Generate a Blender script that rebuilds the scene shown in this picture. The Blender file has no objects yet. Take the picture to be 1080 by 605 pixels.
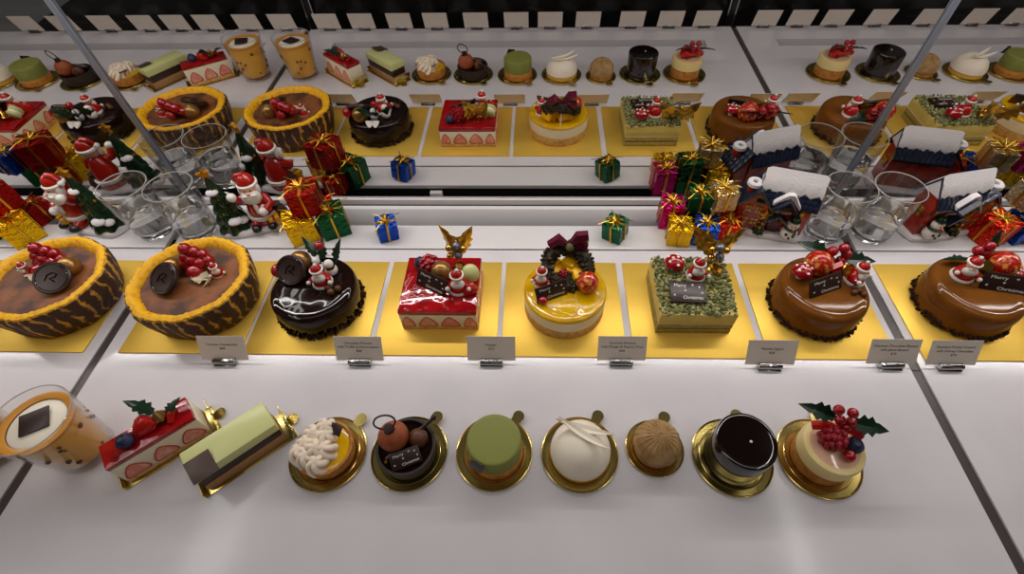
import bpy, bmesh, math, random
from mathutils import Matrix, Vector
CAM_LENS = 17.2495; CAM_SHIFT = -0.013592; CAM_Y = -64.2486
CAM_ROWS = ((0.9996640,0.0204068,-0.0159828),(-0.0060509,0.7832843,0.6216343),(-0.0252046,0.6213287,-0.7831446))
FRONT_TAGS = (-133.8,-123.8,-113,-102.5,-94.1,-85.6,-75.3,-66.2,-54.7,-45.6,-35.9,-26.6,-16.3,-6,2.6,12.2,23.3,33,42,56.9,65.5,74.1,84.9,97,109,119)
SC = bpy.context.scene
COL = SC.collection
U = 0.01                      # everything below is written in centimetres
PI = math.pi
RND = random.Random(7)

# ------------------------------------------------------------------ camera, world, lamps, exposure
cam_d = bpy.data.cameras.new('camera'); cam = bpy.data.objects.new('camera', cam_d); COL.objects.link(cam)
cam_d.sensor_fit = 'HORIZONTAL'; cam_d.sensor_width = 36.0
cam_d.lens = CAM_LENS; cam_d.shift_x = CAM_SHIFT
cam_d.clip_start = 0.02; cam_d.clip_end = 40
_r, _u, _f = [Vector(v) for v in CAM_ROWS]
cam.matrix_world = Matrix.Translation((0, CAM_Y*U, 58*U)) @ Matrix(((_r.x,_u.x,-_f.x),(_r.y,_u.y,-_f.y),(_r.z,_u.z,-_f.z))).to_4x4()
SC.camera = cam

W = bpy.data.worlds.new('world'); SC.world = W; W.use_nodes = True
W.node_tree.nodes['Background'].inputs[0].default_value = (1.0, 0.93, 0.88, 1)
W.node_tree.nodes['Background'].inputs[1].default_value = 0.10

def area(name, loc, size, power, color=(1,0.93,0.84), aim=(0,0,-1), spread=180):
    d = bpy.data.lights.new(name, 'AREA'); d.shape = 'RECTANGLE'; d.size = size[0]*U; d.size_y = size[1]*U
    d.energy = power; d.color = color; d.spread = math.radians(spread)
    o = bpy.data.objects.new(name, d); COL.objects.link(o); o.location = Vector(loc)*U
    o.rotation_euler = Vector(aim).to_track_quat('-Z', 'Y').to_euler()
    return o
# long ceiling lamps of the shop above the customers' side, and the lamps under the canopy of the case
area('shop_ceiling_lamp', (0, -84, 225), (420, 34), 14, (1,0.95,0.9))
area('mirror_lamp', (0, -4.0, 44), (330, 1.2), 9.0, (1,0.96,0.93), (0,-0.45,-1))
area('tube_lamp', (75, -48, 100), (2.2, 90), 1.5, (1,0.96,0.92))
area('tube_lamp', (-98, -48, 100), (2.0, 90), 1.1, (1,0.96,0.92))
area('tube_lamp', (-91, -48, 100), (2.0, 90), 1.1, (1,0.96,0.92))

SC.view_settings.view_transform = 'Standard'; SC.view_settings.look = 'None'
SC.view_settings.gamma = 1.0; SC.view_settings.use_curve_mapping = False
SC.view_settings.exposure = -0.55

# ------------------------------------------------------------------ materials
def lin(c):
    return tuple(((x/255)/12.92 if x/255 <= 0.04045 else ((x/255+0.055)/1.055)**2.4) for x in c)
MATS = {}
def pm(name, c=(200,200,200), rough=0.5, metal=0.0, coat=0.0, trans=0.0, ior=1.45, spec=0.5,
       var=None, bump=None, sss=0.0, stretch=None):
    """var=(scale, colour2, low, high) noise mix; bump=(scale, strength, distance_cm)"""
    if name in MATS: return MATS[name]
    m = bpy.data.materials.new(name); m.use_nodes = True
    nt = m.node_tree; b = nt.nodes['Principled BSDF']
    b.inputs['Base Color'].default_value = (*lin(c), 1)
    b.inputs['Roughness'].default_value = rough
    b.inputs['Metallic'].default_value = metal
    b.inputs['IOR'].default_value = ior
    b.inputs['Specular IOR Level'].default_value = spec
    b.inputs['Coat Weight'].default_value = coat
    b.inputs['Coat Roughness'].default_value = 0.05
    b.inputs['Transmission Weight'].default_value = trans
    if sss:
        b.inputs['Subsurface Weight'].default_value = sss
        b.inputs['Subsurface Radius'].default_value = (1, .6, .4)
        b.inputs['Subsurface Scale'].default_value = 0.004
    if var or bump:
        tc = nt.nodes.new('ShaderNodeTexCoord'); src = tc.outputs['Object']
        if stretch:
            mp = nt.nodes.new('ShaderNodeMapping'); mp.inputs['Scale'].default_value = stretch
            nt.links.new(src, mp.inputs['Vector']); src = mp.outputs['Vector']
    if var:
        n = nt.nodes.new('ShaderNodeTexNoise'); n.inputs['Scale'].default_value = var[0]; n.inputs['Detail'].default_value = 4
        r = nt.nodes.new('ShaderNodeValToRGB'); r.color_ramp.elements[0].position = var[2]; r.color_ramp.elements[1].position = var[3]
        r.color_ramp.elements[0].color = (*lin(c), 1); r.color_ramp.elements[1].color = (*lin(var[1]), 1)
        nt.links.new(src, n.inputs['Vector']); nt.links.new(n.outputs['Fac'], r.inputs['Fac'])
        nt.links.new(r.outputs['Color'], b.inputs['Base Color'])
    if bump:
        n = nt.nodes.new('ShaderNodeTexNoise'); n.inputs['Scale'].default_value = bump[0]; n.inputs['Detail'].default_value = 3 if bump[0] > 80 else .3
        k = nt.nodes.new('ShaderNodeBump'); k.inputs['Strength'].default_value = bump[1]; k.inputs['Distance'].default_value = bump[2]*U
        nt.links.new(src, n.inputs['Vector']); nt.links.new(n.outputs['Fac'], k.inputs['Height'])
        nt.links.new(k.outputs['Normal'], b.inputs['Normal'])
    MATS[name] = m
    return m

# setting
m_shelf = pm('shelf_white', (214,209,212), .15, var=(9,(206,201,205),.35,.7))
m_ledge = pm('rail_white', (212,208,208), .35)
m_seam = pm('seam_grey', (70,62,60), .35)
m_dark = pm('slot_black', (14,13,12), .6)
m_slot = pm('slot_grey', (96,92,92), .5)
m_alu = pm('brushed_aluminium', (150,156,170), .35, .6)
m_steel = pm('polished_steel', (205,205,208), .12, 1)
m_mirror = pm('mirror', (204,202,200), .012, 1)
m_floor = pm('room_floor', (34,30,28), .5, var=(3,(26,24,23),.4,.6))
m_wall = pm('room_wall', (40,36,34), .7)
m_post = pm('post_black', (30,29,29), .3)
m_board = pm('gold_card', (238,196,82), .46, .6, bump=(60,.03,.1))
m_dish = pm('gold_dish', (198,176,104), .22, 1)
m_card = pm('card_paper', (224,212,200), .6)
m_ink = pm('card_ink', (70,60,58), .6)
m_clip = pm('clip_steel', (160,160,160), .12, 1)
# food
m_choc = pm('dark_chocolate_glaze', (28,14,10), .04, coat=.05, spec=.3, bump=(45,.16,.3))
m_choc_matt = pm('dark_chocolate', (48,29,23), .35, bump=(220,.1,.05))
m_choc_soft = pm('milk_chocolate', (92,52,30), .45, bump=(250,.2,.06))
m_crumb = pm('chocolate_crumb', (44,22,13), .7, spec=.3)
m_brown = pm('caramel_glaze', (118,70,22), .05, spec=.2, bump=(22,.06,.3), var=(25,(104,60,18),.4,.65))
m_jelly = pm('red_jelly', (170,18,24), .05, coat=.5, bump=(70,.5,.35), var=(60,(128,8,16),.4,.7))
m_yellow = pm('mango_glaze', (222,172,0), .03, coat=.3, bump=(62,.5,.45), var=(60,(200,146,0),.45,.7))
m_cream = pm('cream', (238,226,196), .5, sss=.1)
m_white = pm('white_mousse', (240,228,208), .42, sss=.15, bump=(60,.1,.1))
m_sponge = pm('sponge', (222,186,124), .8, var=(160,(198,148,82),.4,.65), bump=(260,.7,.12))
m_bis = pm('biscuit', (196,132,58), .6, var=(120,(166,100,36),.4,.65), bump=(220,.3,.06))
m_matcha = pm('matcha_mousse', (130,134,62), .55, bump=(260,.08,.05), sss=.1)
m_mlayer = pm('matcha_layer', (172,156,84), .7, var=(120,(150,134,64),.4,.65), bump=(260,.4,.08))
m_mside = pm('matcha_side', (210,186,92), .65, var=(40,(218,198,116),.4,.7))
m_mcrumb = pm('matcha_crumble', (172,168,122), .8, var=(110,(118,120,70),.35,.65))
m_mcrumb2 = pm('matcha_crumble_dark', (96,98,54), .8)
m_pale = pm('pale_green_chocolate', (206,206,140), .3)
m_nut = pm('hazelnut_cream', (168,124,76), .6, bump=(240,.3,.06))
m_spin = pm('chestnut_piping', (178,142,92), .6, var=(90,(146,110,64),.4,.65))
def mer_mat():
    m = pm('meringue_toasted', (240,226,208), .45, sss=.1); nt = m.node_tree; b = nt.nodes['Principled BSDF']
    g = nt.nodes.new('ShaderNodeNewGeometry'); r = nt.nodes.new('ShaderNodeValToRGB'); e = r.color_ramp.elements
    e[0].position = .47; e[0].color = (*lin((204,152,92)),1); e[1].position = .53; e[1].color = (*lin((242,228,210)),1)
    nt.links.new(g.outputs['Pointiness'], r.inputs[0]); nt.links.new(r.outputs[0], b.inputs['Base Color']); return m
m_mer = mer_mat()
m_lemon = pm('lemon_curd', (222,172,14), .15, coat=.3, bump=(120,.3,.1))
m_custard = pm('custard', (236,178,58), .4, var=(45,(212,146,40),.5,.7))
m_coffee = pm('caramel_layer', (206,140,48), .3)
m_straw = pm('strawberry', (178,24,22), .2, bump=(320,.5,.06), var=(240,(214,90,50),.62,.72))
m_strawflesh = pm('strawberry_flesh', (222,128,104), .4, var=(90,(236,176,146),.4,.65))
m_strawcore = pm('strawberry_core', (238,206,170), .4)
m_rasp = pm('raspberry', (150,18,32), .35)
m_blue = pm('blueberry', (34,40,66), .5, var=(120,(60,66,96),.45,.7))
m_red = pm('red_berry', (158,8,20), .12, coat=.6)
m_redball = pm('red_glitter_ball', (176,26,14), .22, coat=.5, var=(150,(240,160,70),.5,.66))
m_gold = pm('gold_metal', (206,158,66), .18, 1)
m_goldd = pm('gold_dust', (158,124,66), .38, .8, bump=(400,.3,.05))
m_goldleaf = pm('gold_leaf_pick', (196,158,60), .32, .85, var=(140,(128,100,34),.45,.65), bump=(160,.4,.1))
m_silver = pm('silver_glitter', (124,126,134), .35, .85, bump=(420,1,.12))
m_leaf = pm('holly_green', (14,44,24), .3, bump=(140,.3,.06))
m_bark = pm('bark_brown', (66,38,22), .7)
m_rimy = pm('pumpkin_yellow', (238,178,12), .6, var=(130,(214,132,8),.5,.75), bump=(220,.8,.15))
m_cara = pm('baked_caramel', (132,76,34), .6, var=(30,(66,34,18),.38,.62), bump=(200,.5,.08))
m_wreath = pm('wreath_brown', (38,30,14), .6, var=(160,(78,62,20),.5,.7))
m_purple = pm('purple_ribbon', (98,20,46), .25, var=(40,(70,12,30),.4,.7))
m_mango = pm('mango_cube', (246,184,16), .3, sss=.1)
m_ribbon = pm('red_ribbon', (186,24,14), .25)
m_skin = pm('figure_skin', (226,160,128), .45)
m_fwhite = pm('figure_white', (228,222,214), .45)
m_fred = pm('figure_red', (178,24,18), .25, coat=.3)
m_fblack = pm('figure_black', (24,22,22), .3)
m_almond = pm('almond_flake', (222,196,132), .5)
m_flake = pm('pale_flakes', (206,190,160), .5)
# ornaments
m_cgreen = pm('ceramic_green', (18,48,28), .14, coat=.5, bump=(130,.4,.15))
m_snow = pm('snow_texture', (222,216,216), .8, bump=(380,.7,.1))
m_cred = pm('ceramic_red', (170,30,18), .16, coat=.5)
m_brick = pm('house_red', (176,48,28), .22, coat=.3, var=(60,(112,28,20),.4,.65))
m_roof = pm('roof_navy', (26,34,54), .22, coat=.4)
m_cgold = pm('ceramic_gold', (190,132,34), .25, .5)
m_orange = pm('carrot_orange', (230,110,20), .4)
def foil(name, c):
    return pm(name, c, .2, .85, bump=(150,.9,.5))
F = dict(red=foil('foil_red',(158,16,14)), green=foil('foil_green',(16,84,44)), blue=foil('foil_blue',(10,72,184)),
         yellow=foil('foil_yellow',(232,186,14)), pink=foil('foil_pink',(196,14,112)), silver=foil('foil_silver',(214,196,150)),
         orange=foil('foil_orange',(206,40,16)), teal=foil('foil_teal',(20,92,62)))
m_tinsel = pm('gold_tinsel', (206,160,52), .32, 1)
def pane_mat(name='thin_pane', ior=1.35, col=(.93,.94,.94,1)):
    m = bpy.data.materials.new(name); m.use_nodes = True; nt = m.node_tree; nt.nodes.clear()
    o = nt.nodes.new('ShaderNodeOutputMaterial'); x = nt.nodes.new('ShaderNodeMixShader'); t = nt.nodes.new('ShaderNodeBsdfTransparent')
    g = nt.nodes.new('ShaderNodeBsdfGlossy'); g.inputs['Roughness'].default_value = .02
    f = nt.nodes.new('ShaderNodeFresnel'); ge = nt.nodes.new('ShaderNodeNewGeometry'); mr = nt.nodes.new('ShaderNodeMapRange')
    mr.inputs['To Min'].default_value = ior; mr.inputs['To Max'].default_value = 1/ior      # the same gloss on both sides of the sheet
    nt.links.new(ge.outputs['Backfacing'], mr.inputs['Value']); nt.links.new(mr.outputs['Result'], f.inputs[0])
    t.inputs[0].default_value = col
    nt.links.new(f.outputs[0], x.inputs[0]); nt.links.new(t.outputs[0], x.inputs[1]); nt.links.new(g.outputs[0], x.inputs[2]); nt.links.new(x.outputs[0], o.inputs[0])
    return m
m_pane = pane_mat()
m_glass = pane_mat('clear_glass', 1.9, (.95,.955,.955,1))
m_cupglass = pane_mat('cup_glass', 1.22, (.98,.975,.97,1))
m_water = pm('water', (255,255,255), .0, trans=1, ior=1.3)
m_thick = pm('thick_glass', (255,255,255), .0, trans=1, ior=1.45)
m_rim = pm('glass_rim', (226,222,214), .1, trans=.6, ior=1.45)  # whitish base colour paints in the bright refraction line along the rim
def bark_mat():
    """brown bark in upright slanting streaks, pumpkin yellow showing between them"""
    m = pm('bark_streaks', (60,34,20), .65, bump=(160,.9,.2)); nt = m.node_tree; b = nt.nodes['Principled BSDF']
    def nd(op, x, y=None):
        n = nt.nodes.new('ShaderNodeMath'); n.operation = op
        for i, v in enumerate((x, y)):
            if v is None: continue
            if isinstance(v, (int, float)): n.inputs[i].default_value = v
            else: nt.links.new(v, n.inputs[i])
        return n.outputs[0]
    tc = nt.nodes.new('ShaderNodeTexCoord'); sp = nt.nodes.new('ShaderNodeSeparateXYZ'); nt.links.new(tc.outputs['Object'], sp.inputs[0])
    n = nt.nodes.new('ShaderNodeTexNoise'); n.inputs['Scale'].default_value = 34; n.inputs['Detail'].default_value = 3; nt.links.new(tc.outputs['Object'], n.inputs['Vector'])
    n2 = nt.nodes.new('ShaderNodeTexNoise'); n2.inputs['Scale'].default_value = 60; n2.inputs['Detail'].default_value = 4; nt.links.new(tc.outputs['Object'], n2.inputs['Vector'])
    th = nd('ARCTAN2', sp.outputs['Y'], sp.outputs['X'])
    ph = nd('ADD', nd('ADD', nd('MULTIPLY', th, 30.0), nd('MULTIPLY', n.outputs['Fac'], 11.0)), nd('MULTIPLY', sp.outputs['Z'], 38.0))
    v = nd('ADD', nd('SINE', ph), nd('MULTIPLY', nd('SUBTRACT', n2.outputs['Fac'], .5), 3.2))
    r = nt.nodes.new('ShaderNodeValToRGB'); e = r.color_ramp.elements
    mp = nt.nodes.new('ShaderNodeMapRange'); mp.inputs['From Min'].default_value = -1.6; mp.inputs['From Max'].default_value = 1.6
    nt.links.new(v, mp.inputs['Value']); nt.links.new(mp.outputs['Result'], r.inputs[0])
    e[0].position = .14; e[0].color = (*lin((206,150,52)),1); e[1].position = .32; e[1].color = (*lin((64,38,22)),1)
    nt.links.new(r.outputs[0], b.inputs['Base Color'])
    return m
m_barks = bark_mat()

# ------------------------------------------------------------------ mesh helpers
def T(x=0, y=0, z=0, rx=0, ry=0, rz=0, s=1):
    m = Matrix.Translation((x,y,z)) @ Matrix.Rotation(math.radians(rz),4,'Z') @ Matrix.Rotation(math.radians(ry),4,'Y') @ Matrix.Rotation(math.radians(rx),4,'X')
    sx, sy, sz = (s,s,s) if not isinstance(s, tuple) else s
    return m @ Matrix.Diagonal((sx,sy,sz,1))
class G:
    def __init__(s): s.v = []; s.f = []; s.m = []
    def add(s, vs, fs, t=None, m=0):
        o = len(s.v)
        for p in vs:
            p = Vector(p); s.v.append(t @ p if t else p)
        for f in fs: s.f.append([i+o for i in f]); s.m.append(m)
        return s
    def box(s, c, d, t=None, m=0, bev=0.0):
        bm = bmesh.new(); bmesh.ops.create_cube(bm, size=1)
        for v in bm.verts: v.co = Vector((v.co.x*d[0]+c[0], v.co.y*d[1]+c[1], v.co.z*d[2]+c[2]))
        if bev: bmesh.ops.bevel(bm, geom=bm.edges[:], offset=bev, segments=2, affect='EDGES', profile=.5)
        bm.verts.index_update()
        s.add([v.co.copy() for v in bm.verts], [[v.index for v in f.verts] for f in bm.faces], t, m); bm.free(); return s
    def lathe(s, prof, n=40, t=None, m=0, sx=1, sy=1, wob=None):
        vs = []; fs = []; rings = []
        for r, z in prof:
            if r <= 1e-6: rings.append([len(vs)]); vs.append((0,0,z))
            else:
                k = len(vs); rings.append(list(range(k,k+n)))
                for i in range(n):
                    a = 2*PI*i/n; q = r*(wob(a,z) if wob else 1)
                    vs.append((q*math.cos(a)*sx, q*math.sin(a)*sy, z))
        for A, B in zip(rings, rings[1:]):
            if len(A) == 1 and len(B) == 1: continue
            for i in range(n):
                j = (i+1) % n
                if len(A) == 1: fs.append([A[0], B[j], B[i]])
                elif len(B) == 1: fs.append([A[i], A[j], B[0]])
                else: fs.append([A[i], A[j], B[j], B[i]])
        return s.add(vs, fs, t, m)
    def ball(s, c, r, n=16, t=None, m=0):
        rx, ry, rz = (r,r,r) if not isinstance(r, tuple) else r
        h = n//2; prof = [(math.sin(PI*i/h), -math.cos(PI*i/h)) for i in range(h+1)]
        prof[0] = (0,-1); prof[-1] = (0,1)
        tt = Matrix.Translation(c) @ Matrix.Diagonal((rx,ry,rz,1))
        return s.lathe(prof, n, (t @ tt) if t else tt, m)
    def tube(s, pts, r, n=8, t=None, m=0, closed=False):
        pts = [Vector(p) for p in pts]; N = len(pts); rr = r if isinstance(r, (list,tuple)) else [r]*N
        vs = []; fs = []; up = None
        for i, p in enumerate(pts):
            a = pts[(i-1) % N] if (i or closed) else p; b = pts[(i+1) % N] if (i < N-1 or closed) else p
            d = (b-a).normalized()
            if up is None: up = Vector((0,0,1)) if abs(d.z) < .9 else Vector((1,0,0))
            x = d.cross(up); x = x.normalized() if x.length > 1e-6 else Vector((1,0,0)); up = x.cross(d).normalized()
            for k in range(n):
                q = 2*PI*k/n; vs.append(p + (x*math.cos(q)+up*math.sin(q))*rr[i])
        for i in range(N if closed else N-1):
            for k in range(n):
                a = i*n+k; b = i*n+(k+1) % n; c = ((i+1) % N)*n+(k+1) % n; d = ((i+1) % N)*n+k
                fs.append([a,b,c,d])
        if not closed: fs.append(list(range(n))[::-1]); fs.append([(N-1)*n+k for k in range(n)])
        return s.add(vs, fs, t, m)
    def prism(s, poly, z0, z1, t=None, m=0):
        n = len(poly); vs = [(x,y,z0) for x,y in poly]+[(x,y,z1) for x,y in poly]
        fs = [list(range(n))[::-1], list(range(n,2*n))]+[[i,(i+1) % n,n+(i+1) % n,n+i] for i in range(n)]
        return s.add(vs, fs, t, m)
    def bumpy(s, c, r, rnd, t=None, m=0):
        """an irregular crumb"""
        bm = bmesh.new(); bmesh.ops.create_icosphere(bm, subdivisions=1, radius=1)
        q = Matrix.Rotation(rnd.random()*6, 4, 'Z') @ Matrix.Rotation(rnd.random()*6, 4, 'X')
        k = [rnd.uniform(.6,1.25) for _ in range(3)]
        vs = [Vector(c)+(q @ Vector((v.co.x*k[0],v.co.y*k[1],v.co.z*k[2])))*r*rnd.uniform(.8,1.2) for v in bm.verts]
        s.add(vs, [[v.index for v in f.verts] for f in bm.faces], t, m); bm.free(); return s
def mesh_of(name, g, mats, angle=38):
    me = bpy.data.meshes.new(name); me.from_pydata([v*U for v in g.v], [], g.f)
    for m in (mats if isinstance(mats, (list,tuple)) else [mats]): me.materials.append(m)
    me.polygons.foreach_set('material_index', g.m)
    bm = bmesh.new(); bm.from_mesh(me); bmesh.ops.recalc_face_normals(bm, faces=bm.faces); bm.to_mesh(me); bm.free()
    me.shade_smooth(); me.set_sharp_from_angle(angle=math.radians(angle)); me.update()
    return me
def part(name, g, mats, parent=None, loc=(0,0,0), rot=(0,0,0), label=None, angle=38, s=1):
    o = bpy.data.objects.new(name, mesh_of(name, g, mats, angle)); COL.objects.link(o); o.parent = parent
    o.location = Vector(loc)*U; o.rotation_euler = tuple(math.radians(a) for a in rot); o.scale = (s,s,s)
    if label: o['label'] = label
    return o
def tag(o, label, cat, group=None, kind=None):
    if label: o['label'] = label
    if cat: o['category'] = cat
    if group: o['group'] = group
    if kind: o['kind'] = kind
    return o
def thing(name, label, cat, loc=(0,0,0), rz=0, group=None):
    o = bpy.data.objects.new(name, None); COL.objects.link(o); o.empty_display_size = .02
    o.location = Vector(loc)*U; o.rotation_euler = (0,0,math.radians(rz))
    return tag(o, label, cat, group)
def copy_tree(o, label, loc, rz=None, parent=None):
    c = o.copy(); COL.objects.link(c); c.parent = parent
    if parent is None:
        c.location = Vector(loc)*U
        if rz is not None: c.rotation_euler = (0,0,math.radians(rz))
        c['label'] = label
    for ch in list(o.children): copy_tree(ch, None, None, None, c)
    return c
def text_geo(lines, size, gap, align='CENTER'):
    """lettering as flat raised letters, centred on the origin in its own x-y plane"""
    g = G(); H = len(lines)
    for i, s in enumerate(lines):
        cu = bpy.data.curves.new('letters', 'FONT'); cu.body = s; cu.size = size[i] if isinstance(size, (list,tuple)) else size
        cu.align_x = align; cu.align_y = 'CENTER'; cu.extrude = .012; cu.resolution_u = 2
        o = bpy.data.objects.new('letters', cu); COL.objects.link(o)
        dg = bpy.context.evaluated_depsgraph_get(); me = bpy.data.meshes.new_from_object(o.evaluated_get(dg))
        yy = ((H-1)/2-i)*gap
        g.add([(v.co.x, v.co.y+yy, v.co.z) for v in me.vertices], [list(p.vertices) for p in me.polygons])
        bpy.data.meshes.remove(me); bpy.data.objects.remove(o); bpy.data.curves.remove(cu)
    return g

# ------------------------------------------------------------------ the setting
part('floor', G().box((0,-150,-92), (700,600,4)), m_floor)['kind'] = 'structure'
part('wall_back', G().box((0,12,55), (700,8,290)), m_wall)['kind'] = 'structure'
part('wall_front', G().box((0,-440,55), (700,8,290)), m_wall)['kind'] = 'structure'
SECT = [(-171,-61.35,'white shelf section beyond the left-hand dark seam'), (-60.05,48.95,'wide white shelf section between the two dark seams'), (50.35,160,'white shelf section beyond the right-hand dark seam')]
WHERE = ['beyond the left-hand seam','in the wide middle bay','beyond the right-hand seam']
tag(part('case_base', G().box((-5,-33,-50), (331,76,80), bev=.5), m_dark), 'dark cabinet body under the white shelves of the pastry case', 'cabinet')
for k, (x0, x1, lab) in enumerate(SECT):
    a, b = x0+8, x1-8; g = G()
    def pl(xa, xb, ya, yb, za=-1.8, zb=0, m=0): g.box(((xa+xb)/2,(ya+yb)/2,(za+zb)/2), (xb-xa,yb-ya,zb-za), m=m)
    pl(x0,x1,-57,-10.75); pl(x0,a,-60.5,-57); pl(b,x1,-60.5,-57); pl(x0,x1,-67.5,-60.5)
    pl(a,b,-60.5,-57,-6,-5.5,1); pl(a,b,-60.9,-60.5,-6,-1.8,1); pl(a,b,-57,-56.6,-6,-1.8,1)
    pl(x0,x1,-67.5,-66,-10,-1.8); pl(x0,x1,-14,-12,-10,-1.8)
    tag(part('display_shelf', g, [m_shelf, m_slot], angle=30), lab, 'shelf')
    tag(part('rear_ledge', G().box(((x0+x1)/2,-7.75,-.4), (x1-x0,5.3,.8), bev=.12).box(((x0+x1)/2,-7.9,-5.5), (x1-x0,2,7.4), m=1), [m_ledge, m_dark], angle=30),
        'narrow white ledge along the mirror foot '+WHERE[k], 'ledge')
    r = thing('mirror_rail', 'white metal rail carrying the mirror '+WHERE[k], 'rail', ((x0+x1)/2,0,-10), 0)
    w = x1-x0+1.2
    part('lower_bar', G().prism([(-.55,10.25),(-1.35,10.3),(-1.55,10.1),(-2.6,6.2),(-2.6,0),(-.55,0)], -w/2, w/2, Matrix(((0,0,1,0),(1,0,0,0),(0,1,0,0),(0,0,0,1)))), m_ledge, r)
    part('upper_bar', G().box((0,.05,10.9), (w,.9,1.2), bev=.12), m_ledge, r)
    for q in (-.12, .41):
        part('slot_bracket', G().box((q*w,-4.55,7.9), (2.2,.9,2.0), bev=.08), m_ledge, r)
    tag(part('back_mirror', G().box(((x0+x1)/2,.3,31.8), (x1-x0+1.0,.5,60.4)), m_mirror), 'tall back mirror panel '+WHERE[k]+' reflecting the cakes', 'mirror')
    tag(part('front_glass_pane', G().box(((x0+x1)/2,-72.6,19), (x1-x0-1.5,.6,38)), m_pane), 'clear low front glass pane '+WHERE[k]+', seen in the mirror', 'glass pane')
for x, s in ((-60.7,'left-hand'), (49.65,'right-hand')):
    tag(part('seam_strip', G().box((x,-39.1,-.75), (1.26,56.6,1.1)).box((x,-39.1,-5),(.5,56.6,8)), m_seam, angle=30), 'dark metal strip filling the '+s+' seam between shelf sections', 'strip')
    tag(part('mirror_joint_trim', G().box((x,-.16,31.6), (.8,.4,60), bev=.08), m_alu, angle=30), 'slim pale metal trim over the '+s+' mirror joint', 'trim')
    p = thing('front_post', 'black upright post of the case front at the '+s+' seam, seen in the mirror', 'post', (x,-72.2,-10))
    part('upright', G().box((0,0,24), (1.7,2.2,48), bev=.15), m_post, p)
    part('edge_strip', G().box((.95,.9,24), (.25,.5,48)), m_steel, p); part('edge_strip', G().box((-.95,.9,24), (.25,.5,48)), m_steel, p)

# ------------------------------------------------------------------ small pieces set on the cakes (each a part)
def leaf_pts(L, w, spikes=4):
    up = []
    for i in range(spikes*2+1):
        t = i/(spikes*2); base = math.sin(PI*min(1,t*1.02))**.7*w
        up.append((t*L, base*(1.0 if i % 2 else .62)+ (.02 if 0<i<spikes*2 else 0)))
    up[-1] = (L*1.22, .02)
    return up
def holly_leaf(parent, name, loc, L, w, mat, rz=0, ry=-20, rx=0, label=None, parts=4):
    up = leaf_pts(L, w, parts); n = len(up); vs = []; fs = []
    for x, h in up:
        for q in (-1,0,1): vs.append((x, q*h, abs(q)*h*.35 + .25*L*(x/L)**2*-.5))
    for i in range(n-1):
        for q in (0,1): fs.append([i*3+q,(i+1)*3+q,(i+1)*3+q+1,i*3+q+1])
    nv = len(vs); vs += [(x,y,z-.09) for x,y,z in vs]; fs += [[i+nv for i in f][::-1] for f in fs]
    for i in range(n-1):
        fs.append([i*3,(i+1)*3,(i+1)*3+nv,i*3+nv]); fs.append([i*3+2,(i+1)*3+2,(i+1)*3+2+nv,i*3+2+nv])
    return part(name, G().add(vs, fs), mat, parent, loc, (rx,ry,rz), label)
def ball_part(parent, name, loc, r, mat, label=None, dots=None):
    o = part(name, G().ball((0,0,0), r, 20), mat, parent, loc, label=label)
    return o
PLAQ = None
def plaque(parent, loc, rot, w=4.4, h=2.7):
    o = part('chocolate_plaque', G().box((0,0,0), (w,h,.32), bev=.05), m_choc_matt, parent, loc, rot, 'small dark chocolate plaque with white greeting')
    g = text_geo(['Merry'], .62, .7); g2 = text_geo(['Christmas'], .62, .7)
    gg = G().add([(v.x-.9,v.y+.75,v.z+.17) for v in g.v], g.f).add([(v.x+.55,v.y-.8,v.z+.17) for v in g2.v], g2.f)
    for x, y in ((.7,.85),(1.5,.6),(-.3,.1),(-1.7,-.5),(1.75,-.15)):
        st = [(x+.17*(1 if i%2 else .42)*math.sin(PI*i/5), y+.17*(1 if i%2 else .42)*math.cos(PI*i/5)) for i in range(10)]
        gg.prism(st, .15, .185)
    s = w/4.4
    gg.v = [Vector((v.x*s, v.y*h/2.7, v.z)) for v in gg.v]
    part('lettering', gg, m_fwhite, o)
    return o
def mushroom(parent, loc, r=1.1):
    o = part('mushroom', G().lathe([(0,0),(.38*r,0),(.42*r,.5*r),(.36*r,.9*r),(0,.95*r)], 16), m_fwhite, parent, loc)
    c = part('mushroom_cap', G().lathe([(0,.72*r),(.9*r,.72*r),(1.02*r,.9*r),(.9*r,1.3*r),(.5*r,1.62*r),(0,1.72*r)], 24), m_red, o)
    g = G()
    for a, q in ((0,.75),(1.2,.72),(2.5,.78),(3.6,.7),(4.9,.76),(.6,.3),(3,.28)):
        z = .9*r+ (1-q*q)**.5*.8*r; g.ball((q*r*math.cos(a),q*r*math.sin(a),z), (.17*r,.17*r,.1*r), 8)
    part('cap_dots', g, m_fwhite, o)
    return o
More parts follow.
